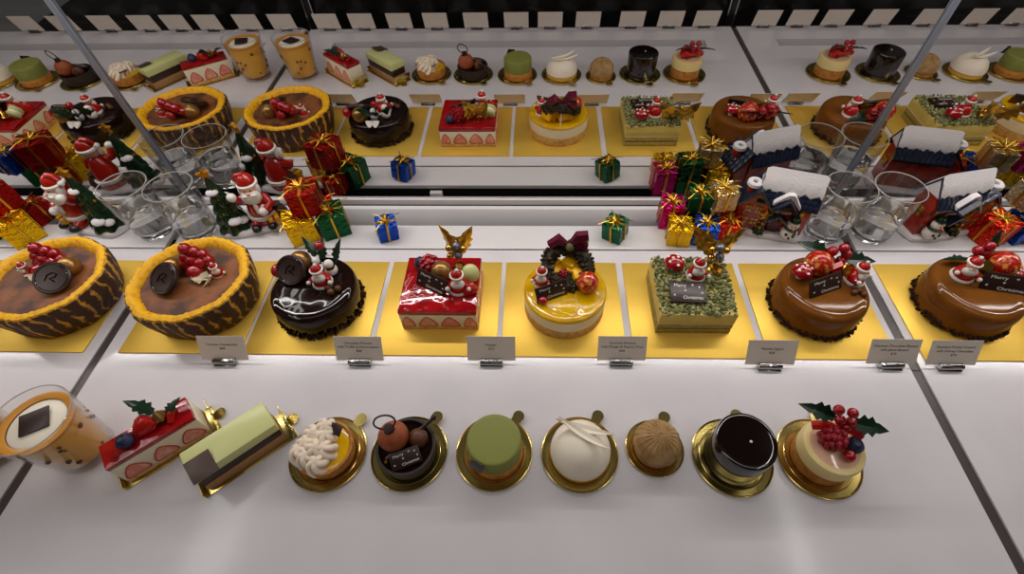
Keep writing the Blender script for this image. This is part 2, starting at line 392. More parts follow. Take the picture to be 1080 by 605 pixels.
def santa_topper(parent, loc, rz=0, s=1.0, rx=0):
    s *= 1.22
    o = part('santa_topper', G().lathe([(0,0),(.95,0),(1.05,.35),(.92,1.0),(.6,1.55),(.3,1.7),(0,1.72)], 20)
             .tube([(.55,-.1,1.35),(1.0,-.35,1.0),(1.15,-.75,.95)], [.3,.28,.22]).tube([(-.55,-.1,1.35),(-1.0,-.35,1.05),(-1.1,-.7,1.2)], [.3,.28,.22]), m_fred, parent, loc, (rx,0,rz), s=s)
    part('coat_trim', G().lathe([(.9,0),(1.15,.02),(1.2,.2),(1.1,.42),(.9,.4)], 20).ball((1.18,-.88,.95), .27, 10).ball((-1.13,-.85,1.22), .27, 10), m_fwhite, o)
    part('face', G().ball((0,-.12,2.15), (.62,.6,.6), 16).ball((0,-.75,2.1), .14, 8), m_skin, o)
    part('beard', G().ball((0,-.5,1.45), (.78,.5,.6), 14).ball((-.22,-.7,1.98), (.26,.14,.12), 8).ball((.22,-.7,1.98), (.26,.14,.12), 8), m_fwhite, o)
    part('hat', G().lathe([(.66,2.42),(.6,2.75),(.42,3.0),(.16,3.15),(0,3.17)], 16), m_fred, o)
    part('hat_trim', G().lathe([(.6,2.28),(.76,2.32),(.78,2.5),(.62,2.58)], 18).ball((.1,0,3.22), .22, 10), m_fwhite, o)
    return o
def berries(parent, loc, spots, r, mat=m_red, name='red_berry'):
    for x, y, z in spots: ball_part(parent, name, (loc[0]+x, loc[1]+y, loc[2]+z), r, mat)
def strawberry(parent, loc, r=1.3, rot=(0,90,0), name='strawberry'):
    o = part(name, G().lathe([(0,-1.25*r),(.35*r,-1.05*r),(.75*r,-.45*r),(.95*r,.2*r),(.85*r,.65*r),(.4*r,.85*r),(0,.8*r)], 20), m_straw, parent, loc, rot)
    return o
def raspberry(parent, loc, r=1.1, rot=(0,0,0)):
    g = G().ball((0,0,0), (.78*r,.78*r,.95*r), 12)
    for k in range(6):
        z = -.8+k*.32; q = (1-z*z)**.5; n = max(4, int(10*q))
        for i in range(n):
            a = 2*PI*(i+.5*(k%2))/n; g.ball((.8*r*q*math.cos(a),.8*r*q*math.sin(a),z*r), .26*r, 8)
    return part('raspberry', g, m_rasp, parent, loc, rot)
def blueberry(parent, loc, r=.8):
    o = part('blueberry', G().lathe([(0,-.9*r),(.5*r,-.78*r),(.95*r,-.2*r),(.95*r,.25*r),(.6*r,.75*r),(.42*r,.88*r),(.36*r,.74*r),(0,.7*r)], 18), m_blue, parent, loc)
    return o
def gold_pick(parent, loc, L=4.6, spread=30):
    """gold holly leaves with gold and silver balls on a wire"""
    o = part('gold_pick', G().tube([(0,0,-1.2),(0,0,1.2)], .12), m_goldd, parent, loc, (-18,0,0))
    for a in (-1, 1):
        holly_leaf(o, 'gold_leaf', (a*.5,.2,.9), L*(1 if a < 0 else .95), 1.75, m_goldleaf, 90-a*0, -62, a*0)
        o.children[-1].rotation_euler = (math.radians(60), math.radians(-a*spread+ (0)), 0)
        o.children[-1].rotation_euler = Matrix(((math.sin(math.radians(a*spread)),math.cos(math.radians(a*spread)),0),(0.25,0,-1),(math.cos(math.radians(a*spread)),-math.sin(math.radians(a*spread)),0))).to_euler()
    for x, z in ((-1.0,2.4),(1.0,2.3),(-.9,1.2)): ball_part(o, 'gold_ball', (x,-.5,z), .52, m_gold)
    for x, z in ((.05,2.75),(.25,1.35)): ball_part(o, 'silver_ball', (x,-.55,z), .62, m_silver)
    return o
def bell(parent, loc, s=1, rot=(0,0,0)):
    o = part('gold_bell', G().lathe([(0,1.4),(.25,1.4),(.45,1.2),(.55,.6),(.72,.25),(1.0,0),(.9,0),(.6,.3),(0,.4)], 20).ball((0,0,.12), .22, 10), m_gold, parent, loc, rot, s=s)
    return o
def choc_disc(parent, loc, r, rot):
    o = part('chocolate_medallion', G().lathe([(0,-.35),(r*.93,-.35),(r,-.2),(r,.2),(r*.93,.35),(r*.85,.3),(0,.3)], 36), m_choc_matt, parent, loc, rot)
    e = G().lathe([(r*.78,.28),(r*.82,.36),(r*.86,.28)], 36)
    e.tube([(-.7,-.5,.33),(-.5,.3,.33),(.1,.7,.33),(.7,.5,.33),(.4,.0,.33),(-.2,-.1,.33),(.5,-.6,.33)], .1, 6)
    part('embossed_mark', e, m_choc, o)
    return o
def red_currant_cluster(parent, loc, pts, r):
    o = part('currant_stem', G().tube([(pts[0][0],pts[0][1],pts[0][2]), (0,0,0), (pts[-1][0],pts[-1][1],pts[-1][2])], .08), m_leaf, parent, loc)
    for x, y, z in pts: part('currant', G().ball((0,0,0), r, 16).lathe([(0,r*.9),(.15*r,r*1.05),(.22*r,r*1.2)], 6), m_red, o, (x,y,z))
    return o
def crumb_border(parent, r, n, size, mat, z=.25, sx=1, sy=1):
    rnd = random.Random(3); g = G()
    for i in range(n):
        a = 2*PI*i/n+rnd.uniform(-.06,.06); q = r+rnd.uniform(-.2,.25)
        g.bumpy((q*math.cos(a)*sx, q*math.sin(a)*sy, max(.12,z+rnd.uniform(-.12,.75))), size*rnd.uniform(.7,1.2), rnd)
    o = part('crumb_border', g, mat, parent); o['kind'] = 'stuff'; return o
def macaron(parent, loc, r=1.6, rot=(0,0,0)):
    o = part('macaron_shell', G().lathe([(0,.2),(r*.9,.2),(r,.4),(r*.95,.75),(r*.6,1.1),(0,1.2)], 28).lathe([(0,-.2),(r*.9,-.2),(r,-.4),(r*.95,-.7),(r*.6,-1),(0,-1.05)], 28), pm('macaron_green',(190,196,130),.5), parent, loc, rot)
    part('macaron_filling', G().lathe([(0,-.25),(r*.88,-.25),(r*.9,0),(r*.88,.25),(0,.25)], 24), m_cream, o)
    return o

# ------------------------------------------------------------------ gold boards and dishes
def board(x, w=17.0, label=''):
    o = part('cake_board', G().box((0,0,.1), (w,16.9,.2), bev=.04), m_board, None, (x,-21.9,0)); return tag(o, label, 'cake board', 'gold boards under the large cakes')
def dish_geo(r):
    k = r/4.5
    g = G().lathe([(0,0),(4.2*k,0),(4.5*k,.1),(4.52*k,.34),(4.42*k,.38),(4.3*k,.24),(3.7*k,.165),(3.62*k,.22),(3.5*k,.165),(0,.16)], 64)
    return g
def pull_tab():
    g = G()
    pts = [(-.55,-.3),(.55,-.3),(.62,.25)]+[(.72*math.cos(a),.62+.72*math.sin(a)) for a in [PI*i/8 for i in range(9)]]+[(-.62,.25)]
    return g.prism(pts, 0, .09)
def round_dish(label, loc, r=4.5, tab=50):
    d = thing('pastry_dish', label, 'pastry dish', loc, 0, 'round gold pastry dishes')
    part('dish', dish_geo(r), m_dish, d)
    a = math.radians(tab); part('pull_tab', pull_tab(), m_dish, d, ((r+.1)*math.cos(a),(r+.1)*math.sin(a),.38), (9,0,tab-90), 'folded gold pull tab')
    return d
def slice_dish(label, loc, rz, L=11.0, w=4.3):
    d = thing('slice_tray', label, 'pastry tray', loc, rz, 'gold slice trays')
    part('tray', G().box((0,0,.08), (L,w,.16), bev=.04).box((-L/2+.05,0,.5),(.1,w,1.0),bev=.03), m_dish, d)
    part('end_flap', G().box((0,0,0), (.1,w,1.9), bev=.03), m_dish, d, (L/2-.25,0,1.0), (0,14,0), 'upturned gold end flap')
    part('pull_tab', pull_tab(), m_dish, d, (L/2-.1,.3,.1), (8,0,-90))
    return d

# ------------------------------------------------------------------ small pastries (origin at the base centre, standing on a dish)
ZD = .17
def p_meringue(label, loc):
    o = thing('meringue_tart', label, 'tart', loc)
    part('tart_shell', G().lathe([(0,0),(2.75,0),(3.1,.15),(3.35,1.9),(3.3,2.05),(3.05,2.05),(2.95,1.7),(0,1.7)], 48, wob=lambda a,z: 1+.006*math.sin(a*30)), m_bis, o)
    part('lemon_filling', G().lathe([(0,2.1),(2.4,2.05),(2.93,1.85),(2.93,1.65),(0,1.65)], 40), m_lemon, o)
    rnd = random.Random(11)
    for i, (x, y) in enumerate([(-1.9,.1),(-1.3,-1.4),(-.1,-2.0),(-.6,-.5),(-1.5,1.4),(-.1,.9),(-.2,2.1),(-2.3,-1.0),(.6,-.6)]):
        g = G(); R = 1.05; tw = 0
        prof = [(.01,0)]+[(R*1.12*math.cos(t*PI/2)**.75+.015, 1.75*math.sin(t*PI/2)) for t in [k/11 for k in range(12)]]
        vs = []; fs = []; n = 60
        for k, (r, z) in enumerate(prof):
            for j in range(n):
                a = 2*PI*j/n; q = r*(1+.34*abs(math.sin(2.5*a+z*1.7))-.14); vs.append((q*math.cos(a), q*math.sin(a), z))
        for k in range(len(prof)-1):
            for j in range(n): fs.append([k*n+j,k*n+(j+1)%n,(k+1)*n+(j+1)%n,(k+1)*n+j])
        part('meringue_swirl', g.add(vs, fs), m_mer, o, (x,y,1.8+.35*(i in (3,))), (rnd.uniform(-14,14),rnd.uniform(-14,14),rnd.uniform(0,360)), angle=70)
    part('chocolate_shard', G().box((0,0,0), (2.6,1.2,.14), bev=.02), m_choc_matt, o, (.9,1.9,3.0), (28,-12,-24))
    return o
def p_loop(label, loc):
    o = thing('chocolate_tart', label, 'tart', loc)
    part('tart_shell', G().lathe([(0,0),(2.9,0),(3.2,.15),(3.45,2.2),(3.4,2.35),(3.1,2.35),(3.0,1.85),(0,1.85)], 48), pm('cocoa_shell',(44,30,22),.55,bump=(240,.3,.05)), o)
    part('ganache', G().lathe([(0,1.95),(2.99,1.95),(2.99,1.8),(0,1.8)], 40), m_choc, o)
    b = part('bauble', G().ball((0,0,0), 1.75, 28), pm('cocoa_bauble',(160,80,40),.55,bump=(300,.4,.05),var=(80,(134,62,30),.4,.7)), o, (-1.3,.7,3.4), label='round cocoa-dusted bauble')
    part('bauble_cap', G().lathe([(0,.5),(.55,.45),(.6,.1),(.65,-.2),(0,-.25)], 18), m_choc_matt, b, (-.1,.1,1.75))
    ring = [(1.15*math.cos(a), 0, 1.15*math.sin(a)+1.1) for a in [2*PI*i/28 for i in range(28)]]
    part('hanging_loop', G().tube(ring, .11, 6, closed=True), m_choc_matt, b, (-.3,.1,2.0), (-14,0,14))
    part('chocolate_stick', G().tube([(-1.9,-1.6,2.35),(3.0,2.9,3.5)], .24, 10).ball((3.05,2.95,3.5),.38,10), m_choc_matt, o)
    plaque(o, (.35,-1.55,2.75), (28,0,24), 3.4, 1.9)
    part('gold_leaf_flake', G().bumpy((0,0,0), .34, random.Random(2)), m_gold, o, (-1.9,-1.9,2.35))
    part('truffle', G().ball((0,0,0), 1.15, 16), m_choc_soft, o, (1.4,.8,2.6))
    return o
def p_green(label, loc):
    o = thing('matcha_entremet', label, 'small cake', loc)
    part('biscuit_base', G().lathe([(0,0),(3.1,0),(3.18,.1),(3.18,.95),(3.1,1.05),(0,1.05)], 48), m_bis, o)
    part('filling_layer', G().lathe([(0,1.04),(3.0,1.04),(3.05,1.3),(3.0,1.55),(0,1.55)], 48), m_coffee, o)
    part('matcha_dome', G().lathe([(0,1.54),(3.05,1.54),(3.12,1.7),(3.08,3.9),(3.0,4.1),(2.85,4.2),(2.6,4.22),(0,4.22)], 56), m_matcha, o)
    part('chocolate_shard', G().box((0,0,0), (1.7,.14,1.7), bev=.02), m_choc_matt, o, (-1.75,-2.85,3.7), (-12,16,-28))
    return o
def p_white(label, loc):
    o = thing('white_dome_cake', label, 'small cake', loc)
    part('base', G().lathe([(0,0),(3.25,0),(3.4,.15),(3.4,.8),(3.2,.9),(0,.9)], 48), pm('golden_base',(216,170,70),.5), o)
    part('dome', G().lathe([(0,.85),(3.2,.85),(3.5,1.05),(3.42,1.9),(3.0,2.9),(2.2,3.7),(1.2,4.15),(0,4.3)], 56), m_white, o)
    g = G(); vs = []; fs = []                                   # two curling white petals crossing near the top
    for s_ in (1,-1):
        v = []
        for i in range(13):
            t = i/12; x = -3.3+6.6*t; z = 4.25+.55*((t-.5)*2)**2*1.2-.1; w = .42*math.sin(PI*t)**.8+.02
            for q in (-1,0,1): v.append((x, q*w+ s_*.15, z+.16*abs(q)))
        f = [[i*3+q,(i+1)*3+q,(i+1)*3+q+1,i*3+q+1] for i in range(12) for q in (0,1)]
        n = len(v); v2 = v+[(a,b,c+.09) for a,b,c in v]
        f2 = f+[[i+n for i in q][::-1] for q in f]+[[i*3,(i+1)*3,(i+1)*3+n,i*3+n] for i in range(12)]+[[i*3+2,(i+1)*3+2,(i+1)*3+2+n,i*3+2+n] for i in range(12)]
        part('white_petal', G().add(v2, f2), m_white, o, (.25,.95+.25*s_,-.1 if s_>0 else .12), (0,0,-24+9*s_))
    return o
def p_brown(label, loc):
    o = thing('chestnut_mont_blanc', label, 'small cake', loc)
    part('base', G().lathe([(0,0),(2.3,0),(2.45,.1),(2.4,.6),(0,.6)], 40), m_bis, o)
    part('chestnut_dome', G().lathe([(0,.55),(2.3,.55),(2.6,.9),(2.72,1.7),(2.5,2.6),(1.9,3.4),(1.0,3.95),(.3,4.1),(0,4.05)], 60,
         wob=lambda a,z: 1+.012*math.sin(a*22+z*.4)), m_spin, o)
    g = G()
    for i in range(22):
        a = 2*PI*i/22; g.tube([(2.66*math.cos(a)*r,2.66*math.sin(a)*r,z) for r,z in ((.93,.8),(1.0,1.6),(.93,2.6),(.7,3.4),(.37,3.95),(.08,4.1))], .09, 6)
    part('piped_strands', g, m_spin, o)
    return o
def p_dark(label, loc):
    o = thing('glossy_chocolate_cake', label, 'small cake', loc)
    part('glazed_body', G().lathe([(0,0),(3.1,0),(3.28,.12),(3.22,2.5),(3.3,4.7),(3.22,5.0),(3.05,5.12),(2.85,5.15),(2.6,5.15),(0,5.15)], 64), pm('black_glaze',(20,9,7),.05,coat=.7), o)
    part('white_dot', G().ball((0,0,0), (.16,.16,.1), 10), m_fwhite, o, (.35,-.15,5.16))  # tiny flattened white ball near the middle of the top
    return o
def p_rasp(label, loc):
    o = thing('raspberry_cheesecake', label, 'small cake', loc)
    part('biscuit_base', G().lathe([(0,0),(3.05,0),(3.15,.1),(3.15,1.9),(3.0,2.0),(0,2.0)], 48), m_bis, o)
    part('cream_layer', G().lathe([(0,1.95),(3.1,1.95),(3.3,2.1),(3.34,3.6),(3.2,3.95),(2.95,4.05),(0,4.0)], 56), pm('vanilla_cream',(232,208,142),.4,sss=.1), o)
    part('syrup_glaze', G().lathe([(0,4.12),(2.5,4.08),(2.7,4.02),(2.6,3.98),(0,3.98)], 40), pm('pink_glaze',(226,180,150),.1,coat=.5), o)
    raspberry(o, (-.6,.4,5.1), 1.4, (20,10,0))
    blueberry(o, (1.6,-.3,4.9), .95)
    ball_part(o, 'red_berry', (.7,-1.4,4.7), .68, m_red)
    part('red_ribbon', G().tube([(-2.3,1.9,5.0),(-1.2,1.7,5.6),(0,1.7,5.2),(1.4,1.3,5.5),(2.6,.7,5.0)], [.55,.6,.4,.6,.55], 6, T(0,0,0)), m_ribbon, o)
    for x, y, z in ((-.5,2.4,7.9),(.9,2.1,7.8),(.1,1.9,6.5),(1.25,1.7,6.4),(.9,1.4,5.7)): ball_part(o, 'holly_berry', (x,y,z), .58, m_red)
    holly_leaf(o, 'holly_leaf', (-.3,2.1,6.6), 3.3, 1.1, m_leaf, 164, -14, -28)
    holly_leaf(o, 'holly_leaf', (1.2,1.7,6.3), 3.4, 1.15, m_leaf, -14, -2, 20)
    return o
def heart(w, h):
    pts = []
    for i in range(16):
        t = 2*PI*i/16; pts.append((w*.5*math.sin(t)**3*1.0, h*.5*(.81*math.cos(t)-.31*math.cos(2*t)-.12*math.cos(3*t)-.06*math.cos(4*t))*-1))
    return [(a,-b) for a,b in pts][::-1]
def berry_half(w, h):
    """outline of a halved strawberry, tip up"""
    return [(w*.5*a, h*b) for a,b in ((0,1),(.3,.9),(.62,.68),(.9,.36),(1,.14),(.9,0),(.5,-.04),(0,0),(-.5,-.04),(-.9,0),(-1,.14),(-.9,.36),(-.62,.68),(-.3,.9))]
def strawberry_face(parent, x, y, z, w, h, rz):
    """a cut strawberry showing on the side of a cake"""
    t = T(x,y,z,90,0,rz)
    o = part('strawberry_half', G().prism(berry_half(w,h), -.02, .06, t), pm('strawberry_rim',(186,62,50),.4), parent)
    part('strawberry_flesh', G().prism([(a*.84,b*.84+.08*h) for a,b in berry_half(w,h)], .05, .085, t), m_strawflesh, o)
    return o
def p_sslice(label, loc, rz):
    o = thing('strawberry_slice', label, 'cake slice', loc, rz)
    part('sponge_base', G().box((0,0,.4), (9.4,3.4,.8), bev=.08), m_sponge, o)
    part('cream_body', G().box((0,0,2.3), (9.4,3.4,3.0), bev=.05), m_cream, o)
    part('red_jelly_top', G().box((0,0,4.15), (9.4,3.4,.75), bev=.14), m_jelly, o)
    for s_ in (-1, 1):
        for x in (-3.1,0,3.1): strawberry_face(o, x, s_*1.7, .85, 2.7, 2.3, 0 if s_ < 0 else 180)
    blueberry(o, (-1.9,-.2,5.2), .95)
    strawberry(o, (.3,.3,5.3), 1.25, (0,70,20))
    g = part('gold_pine_cone', G().lathe([(0,0),(.5,.1),(.75,.6),(.5,1.3),(0,1.7)], 14, wob=lambda a,z: 1+.18*math.sin(7*a+z*9)), m_goldd, o, (1.9,.3,4.6))
    holly_leaf(o, 'holly_leaf', (1.7,.6,5.8), 2.9, .95, m_leaf, 120, -32, 20)
    holly_leaf(o, 'holly_leaf', (2.6,-.1,5.2), 1.9, .8, m_leaf, 20, -30, 0)
    part('red_ribbon', G().tube([(2.5,-.8,4.7),(3.0,-.2,5.2),(3.3,.6,4.9)], [.35,.45,.3], 6), m_ribbon, o)
    return o
def p_gslice(label, loc, rz):
    o = thing('chocolate_layer_slice', label, 'cake slice', loc, rz)
    part('nut_base', G().box((0,0,.75), (9.2,3.5,1.5), bev=.1), m_nut, o)
    part('chocolate_layer', G().box((0,0,2.25), (9.2,3.4,1.5), bev=.06), pm('ganache_layer',(50,30,20),.4), o)
    part('pale_top', G().box((0,0,3.7), (9.5,3.8,1.4), bev=.12), m_pale, o, label='smooth pale green chocolate top')
    part('chocolate_square', G().box((0,0,0), (2.7,2.7,.14), bev=.02), pm('matt_square',(84,64,56),.4), o, (-3.3,-1.25,4.48), (14,0,0))
    return o
def p_cup(label, loc):
    o = thing('dessert_cup', label, 'dessert glass', loc)
    part('glass', G().lathe([(0,0),(2.5,0),(2.65,.15),(3.62,8.0),(3.6,8.1),(3.5,8.0),(2.6,.95),(2.4,.75),(0,.75)], 56), m_cupglass, o)
    part('glass_rim', G().tube([(3.57*math.cos(2*PI*i/56),3.57*math.sin(2*PI*i/56),8.07) for i in range(56)], .06, 6, closed=True), m_rim, o)
    part('custard', G().lathe([(0,.8),(2.4,.85),(2.56,1.1),(3.28,6.75),(3.2,6.8),(0,6.8)], 48), m_custard, o)
    g = G(); rnd = random.Random(4)
    part('caramel_ring', G().lathe([(2.55,6.78),(3.27,6.76),(3.34,7.15),(3.2,7.2),(2.6,7.05)], 48), m_coffee, o)
    part('cream_disc', G().lathe([(0,7.1),(2.4,7.05),(2.6,6.9),(2.6,6.78),(0,6.78)], 40), m_white, o)
    part('chocolate_square', G().box((0,0,0), (2.5,2.3,.18), bev=.03), m_choc_matt, o, (-.1,.1,7.3), (4,0,30))
    for i in range(16):
        a = rnd.uniform(0,2*PI); z = rnd.uniform(1.5,6); r = 2.55+.115*z
        g.bumpy(((r-.12)*math.cos(a),(r-.12)*math.sin(a),z), .3, rnd)
    k = part('passion_seeds', g, m_choc_soft, o); k['kind'] = 'stuff'
    return o

# ------------------------------------------------------------------ the large cakes
ZB = .21
def c_bark(label, loc, flip=False):
    o = thing('pumpkin_bark_cake', label, 'cake', loc)
    def wb(a, z): return 1+.012*math.sin(9*a+1)+.008*math.sin(17*a)
    part('bark_wall', G().lathe([(0,0),(6.7,0),(7.0,.3),(7.7,3.0),(7.95,5.1),(7.85,5.45),(7.5,5.5)], 96, wob=wb, sx=1.05), m_barks, o)
    part('pumpkin_rim', G().lathe([(7.78,5.3),(7.6,5.7),(7.1,5.85),(6.6,5.6),(6.25,5.0),(6.1,4.2)], 180, wob=lambda a,z: wb(a,z)*(1+.010*math.sin(61*a+z*5)+.008*math.sin(43*a)), sx=1.05), m_rimy, o, label='rough bright yellow rim')
    part('caramel_top', G().lathe([(0,4.75),(3.5,4.75),(5.6,4.9),(6.35,4.95),(6.3,4.1),(0,4.1)], 64, sx=1.05), m_cara, o)
    s = -1 if flip else 1
    choc_disc(o, (s*-2.6,-.9,6.3), 2.3, (30,s*-10,s*-8))
    ball_part(o, 'gold_truffle', (s*-2.9,1.7,5.7), 1.45, pm('gold_truffle',(150,112,60),.3,.6), 'golden dusted truffle')
    red_currant_cluster(o, (s*.2,2.3,6.3), [(-.6,.6,1.9),(.4,.6,1.3),(-.9,.1,.8),(1.3,.6,.8),(0,-.2,.5),(1.0,-.4,.1),(-.2,.9,-.4),(1.9,.2,.0),(-1.1,-.3,-.2)], .86)
    ball_part(o, 'red_glitter_ball', (s*.6,.9,5.6), 1.1, m_red, 'shiny red ball')
    g = G(); rnd = random.Random(8)
    for i in range(9):
        a = rnd.uniform(0,6.28); g.box((0,0,0), (1.2,.8,.08), T(rnd.uniform(-1.2,1.6),rnd.uniform(-.7,.7),rnd.uniform(0,.9),rnd.uniform(-60,60),rnd.uniform(-50,50),math.degrees(a)))
    part('pale_flakes', g, m_flake, o, (s*1.2,.1,4.6))
    santa_topper(o, (s*3.3,1.3,4.5), s*30, .62)
    return o
def c_dark(label, loc):
    o = thing('dark_chocolate_cake', label, 'cake', loc)
    part('glazed_body', G().lathe([(0,0),(5.8,0),(5.95,.2),(5.95,3.5),(5.82,4.0),(5.6,4.28),(5.3,4.4),(4.9,4.45),(4.4,4.45),(0,4.45)], 80), m_choc, o)
    crumb_border(o, 5.98, 210, .26, m_crumb)
    choc_disc(o, (-2.9,1.6,6.0), 2.15, (42,-6,0))
    ball_part(o, 'gold_truffle', (-2.3,3.6,5.7), 1.5, pm('gold_truffle',(150,112,60),.3,.6))
    ball_part(o, 'red_ball', (-5.1,2.1,5.3), 1.05, m_red)
    santa_topper(o, (1.4,.6,4.42), 8, .98)
    s = part('snowman', G().ball((0,0,.7), .8, 14).ball((0,0,1.85), .6, 14), m_fwhite, o, (.2,3.2,4.45), s=.95)
    part('scarf', G().lathe([(.5,1.25),(.68,1.3),(.66,1.5),(.45,1.52)], 14), F['blue'], s)
    s = part('snowman', G().ball((0,0,.7), .85, 14).ball((0,0,1.9), .62, 14), m_fwhite, o, (2.3,2.4,4.45), s=1.05)
    part('scarf', G().lathe([(.5,1.25),(.7,1.3),(.68,1.5),(.45,1.52)], 14), m_cgreen, s)
    ball_part(o, 'red_berry', (1.1,4.2,8.2), .62, m_red)
    part('berry_wire', G().tube([(1.0,3.9,4.3),(1.1,4.2,8.2)], .09, 6), m_leaf, o)
    holly_leaf(o, 'holly_leaf', (-.2,4.1,6.0), 2.7, 1.05, m_leaf, 125, -48, 40)
    holly_leaf(o, 'holly_leaf', (2.8,3.4,5.6), 3.0, .8, m_leaf, 60, -62, 0)
    holly_leaf(o, 'holly_leaf', (.8,4.0,5.6), 2.4, .9, m_leaf, 90, -55, 0)
    for x, y in ((3.1,-1.3),(3.9,-.7),(2.5,-.5)): ball_part(o, 'chocolate_pearl', (x,y,4.8), .5, m_choc_soft)
    for x in (-.3,.8): part('white_heart', G().prism([(a*1.5,b*1.3) for a,b in berry_half(1,1)], -.1, .1, T(0,0,0,-65)), m_fwhite, o, (x,5.0,5.3), (20,0,0))
    return o
def c_straw(label, loc):
    o = thing('strawberry_cream_cake', label, 'cake', loc); w, d = 10.7, 9.8
    part('sponge_base', G().box((0,0,.35), (w,d,.7), bev=.08), m_sponge, o)
    part('cream_body', G().box((0,0,2.05), (w-.05,d-.05,2.9), bev=.06), m_cream, o)
    part('red_jelly_top', G().box((0,0,3.75), (w+.06,d+.06,1.0), bev=.22), m_jelly, o, label='shiny red jelly top')
    for s_ in (-1, 1):
        for x in (-4.3,-1.55,1.55,4.3): strawberry_face(o, x, s_*(d/2-.03), .75, 2.7 if abs(x) < 4 else 1.9, 2.2, 0 if s_ < 0 else 180)
        for y in (-3.2,0,3.2): strawberry_face(o, s_*(w/2-.03), y, .75, 2.6, 2.2, 90 if s_ > 0 else -90)
    plaque(o, (-1.0,-.7,5.35), (62,0,-28), 4.9, 2.5)
    blueberry(o, (-3.2,3.2,5.0), .95)
    raspberry(o, (-1.7,2.4,5.3), 1.5)
    ball_part(o, 'gold_truffle', (.1,1.2,5.5), 1.45, pm('gold_truffle',(150,112,60),.3,.6))
    santa_topper(o, (2.7,-1.0,4.25), 6, 1.02)
    macaron(o, (4.2,1.0,5.3), 1.2, (60,25,0))
    strawberry(o, (4.4,-1.5,4.9), 1.0, (0,80,40))
    gold_pick(o, (2.2,3.2,5.3), 4.0, 17)
    bell(o, (2.4,2.2,4.9), .95, (25,0,0))
    return o
def c_yellow(label, loc):
    o = thing('mango_mousse_cake', label, 'cake', loc)
    part('sponge_base', G().lathe([(0,0),(5.6,0),(5.7,.15),(5.7,1.7),(5.6,1.8),(0,1.8)], 72), m_sponge, o)
    part('cream_layer', G().lathe([(0,1.75),(5.68,1.75),(5.72,2.0),(5.72,3.6),(5.6,3.66),(0,3.66)], 72), m_cream, o)
    part('mango_glaze_top', G().lathe([(0,3.62),(5.66,3.62),(5.75,3.7),(5.74,3.9),(5.6,4.08),(5.35,4.18),(5.0,4.2),(4.6,4.2),(0,4.2)], 80), m_yellow, o, label='glossy yellow mango glaze')
    rnd = random.Random(5); g = G(); ring = [(3.5*math.cos(a),3.5*math.sin(a)) for a in [2*PI*i/40 for i in range(40)]]
    g.tube([(x*.93,0,y*.93) for x,y in ring], .95, 8, closed=True)
    for i in range(260):
        a = rnd.uniform(0,6.28); b = rnd.uniform(0,6.28); r = 3.25+1.05*math.cos(b)
        g.bumpy((r*math.cos(a), 1.05*math.sin(b), r*math.sin(a)), .38, rnd)
    wv = part('chocolate_wreath', g, m_wreath, o, (.2,2.3,5.9), (-50,0,0), 'dark bristly ring wreath leaning back', s=.86)
    part('wreath_bow', G().tube([(-2.6,0,0),(-1.4,.2,.9),(0,0,0)], [.7,.95,.35], 6).tube([(2.6,.2,1.6),(1.4,.2,1.4),(0,0,0)], [.8,.95,.35], 6).tube([(2.4,0,-.4),(1.4,.1,.1),(0,0,0)], [.75,.9,.35], 6), m_purple, o, (.4,4.2,8.4))
    part('bow_knot', G().ball((0,0,0), .6, 12), m_mcrumb2, o, (.5,3.6,8.6))
    for x, y, z, r in ((-1.4,2.6,5.1,20),(1.3,2.6,5.1,-15),(2.0,1.6,5.0,10),(-2.0,3.3,5.6,40),(.5,3.3,5.6,60)):
        part('mango_cube', G().box((0,0,0), (2.1,1.8,1.7), bev=.18), m_mango, o, (x,y,z), (10,8,r))
    raspberry(o, (-.3,1.9,5.0), .8)
    ball_part(o, 'red_glitter_ball', (3.0,-.1,5.6), 1.55, m_redball, 'large orange-red glitter ball')
    plaque(o, (-2.0,-1.4,5.3), (66,0,24), 4.5, 2.3)
    ball_part(o, 'red_berry', (-3.1,-2.6,4.75), .62, m_red)
    santa_topper(o, (-3.3,.9,4.2), -12, .85)
    for x in (-.3,.6): holly_leaf(o, 'holly_leaf', (x,.9,4.7), 1.9, .7, m_leaf, 40+x*80, -20, 0)
    part('white_wire', G().tube([(.2,5.0,4.2),(.4,4.7,7.6)], .12, 6).ball((.4,4.7,7.8), .35, 10), m_fwhite, o)
    return o
def c_green(label, loc):
    o = thing('matcha_square_cake', label, 'cake', loc); w, d = 10.2, 10.0
    z = 0
    for i, (h, m, nm) in enumerate(((.9,m_mlayer,'sponge_layer'),(.25,m_choc_soft,'chocolate_layer'),(.9,m_mlayer,'sponge_layer'),(.3,m_cream,'cream_layer'),(2.0,m_mside,'mousse_layer'))):
        part(nm, G().box((0,0,z+h/2), (w-(.12 if i % 2 else 0),d-(.12 if i % 2 else 0),h), bev=.05), m, o); z += h-.01
    rnd = random.Random(9); g = G()
    for i in range(1150):
        x = rnd.uniform(-w/2,w/2); y = rnd.uniform(-d/2,d/2)
        g.bumpy((x,y,z+rnd.uniform(-.05,.4)), rnd.uniform(.14,.36), rnd, m=1 if rnd.random() < .3 else 0)
    k = part('matcha_crumble', g, [m_mcrumb, m_mcrumb2], o); k['kind'] = 'stuff'
    plaque(o, (-1.2,-1.7,z+.75), (6,0,-2), 4.7, 3.3)
    mushroom(o, (-2.3,3.0,z+.1), 1.35)
    santa_topper(o, (.5,1.5,z+.2), 4, .95)
    gold_pick(o, (3.6,3.6,z+.7), 4.6, 32)
    bell(o, (3.6,2.4,z+.2), 1.15, (35,0,0))
    part('gold_skewer', G().tube([(2.6,5.0,z),(6.4,5.4,z+3.6)], .1, 6), m_goldd, o)
    return o
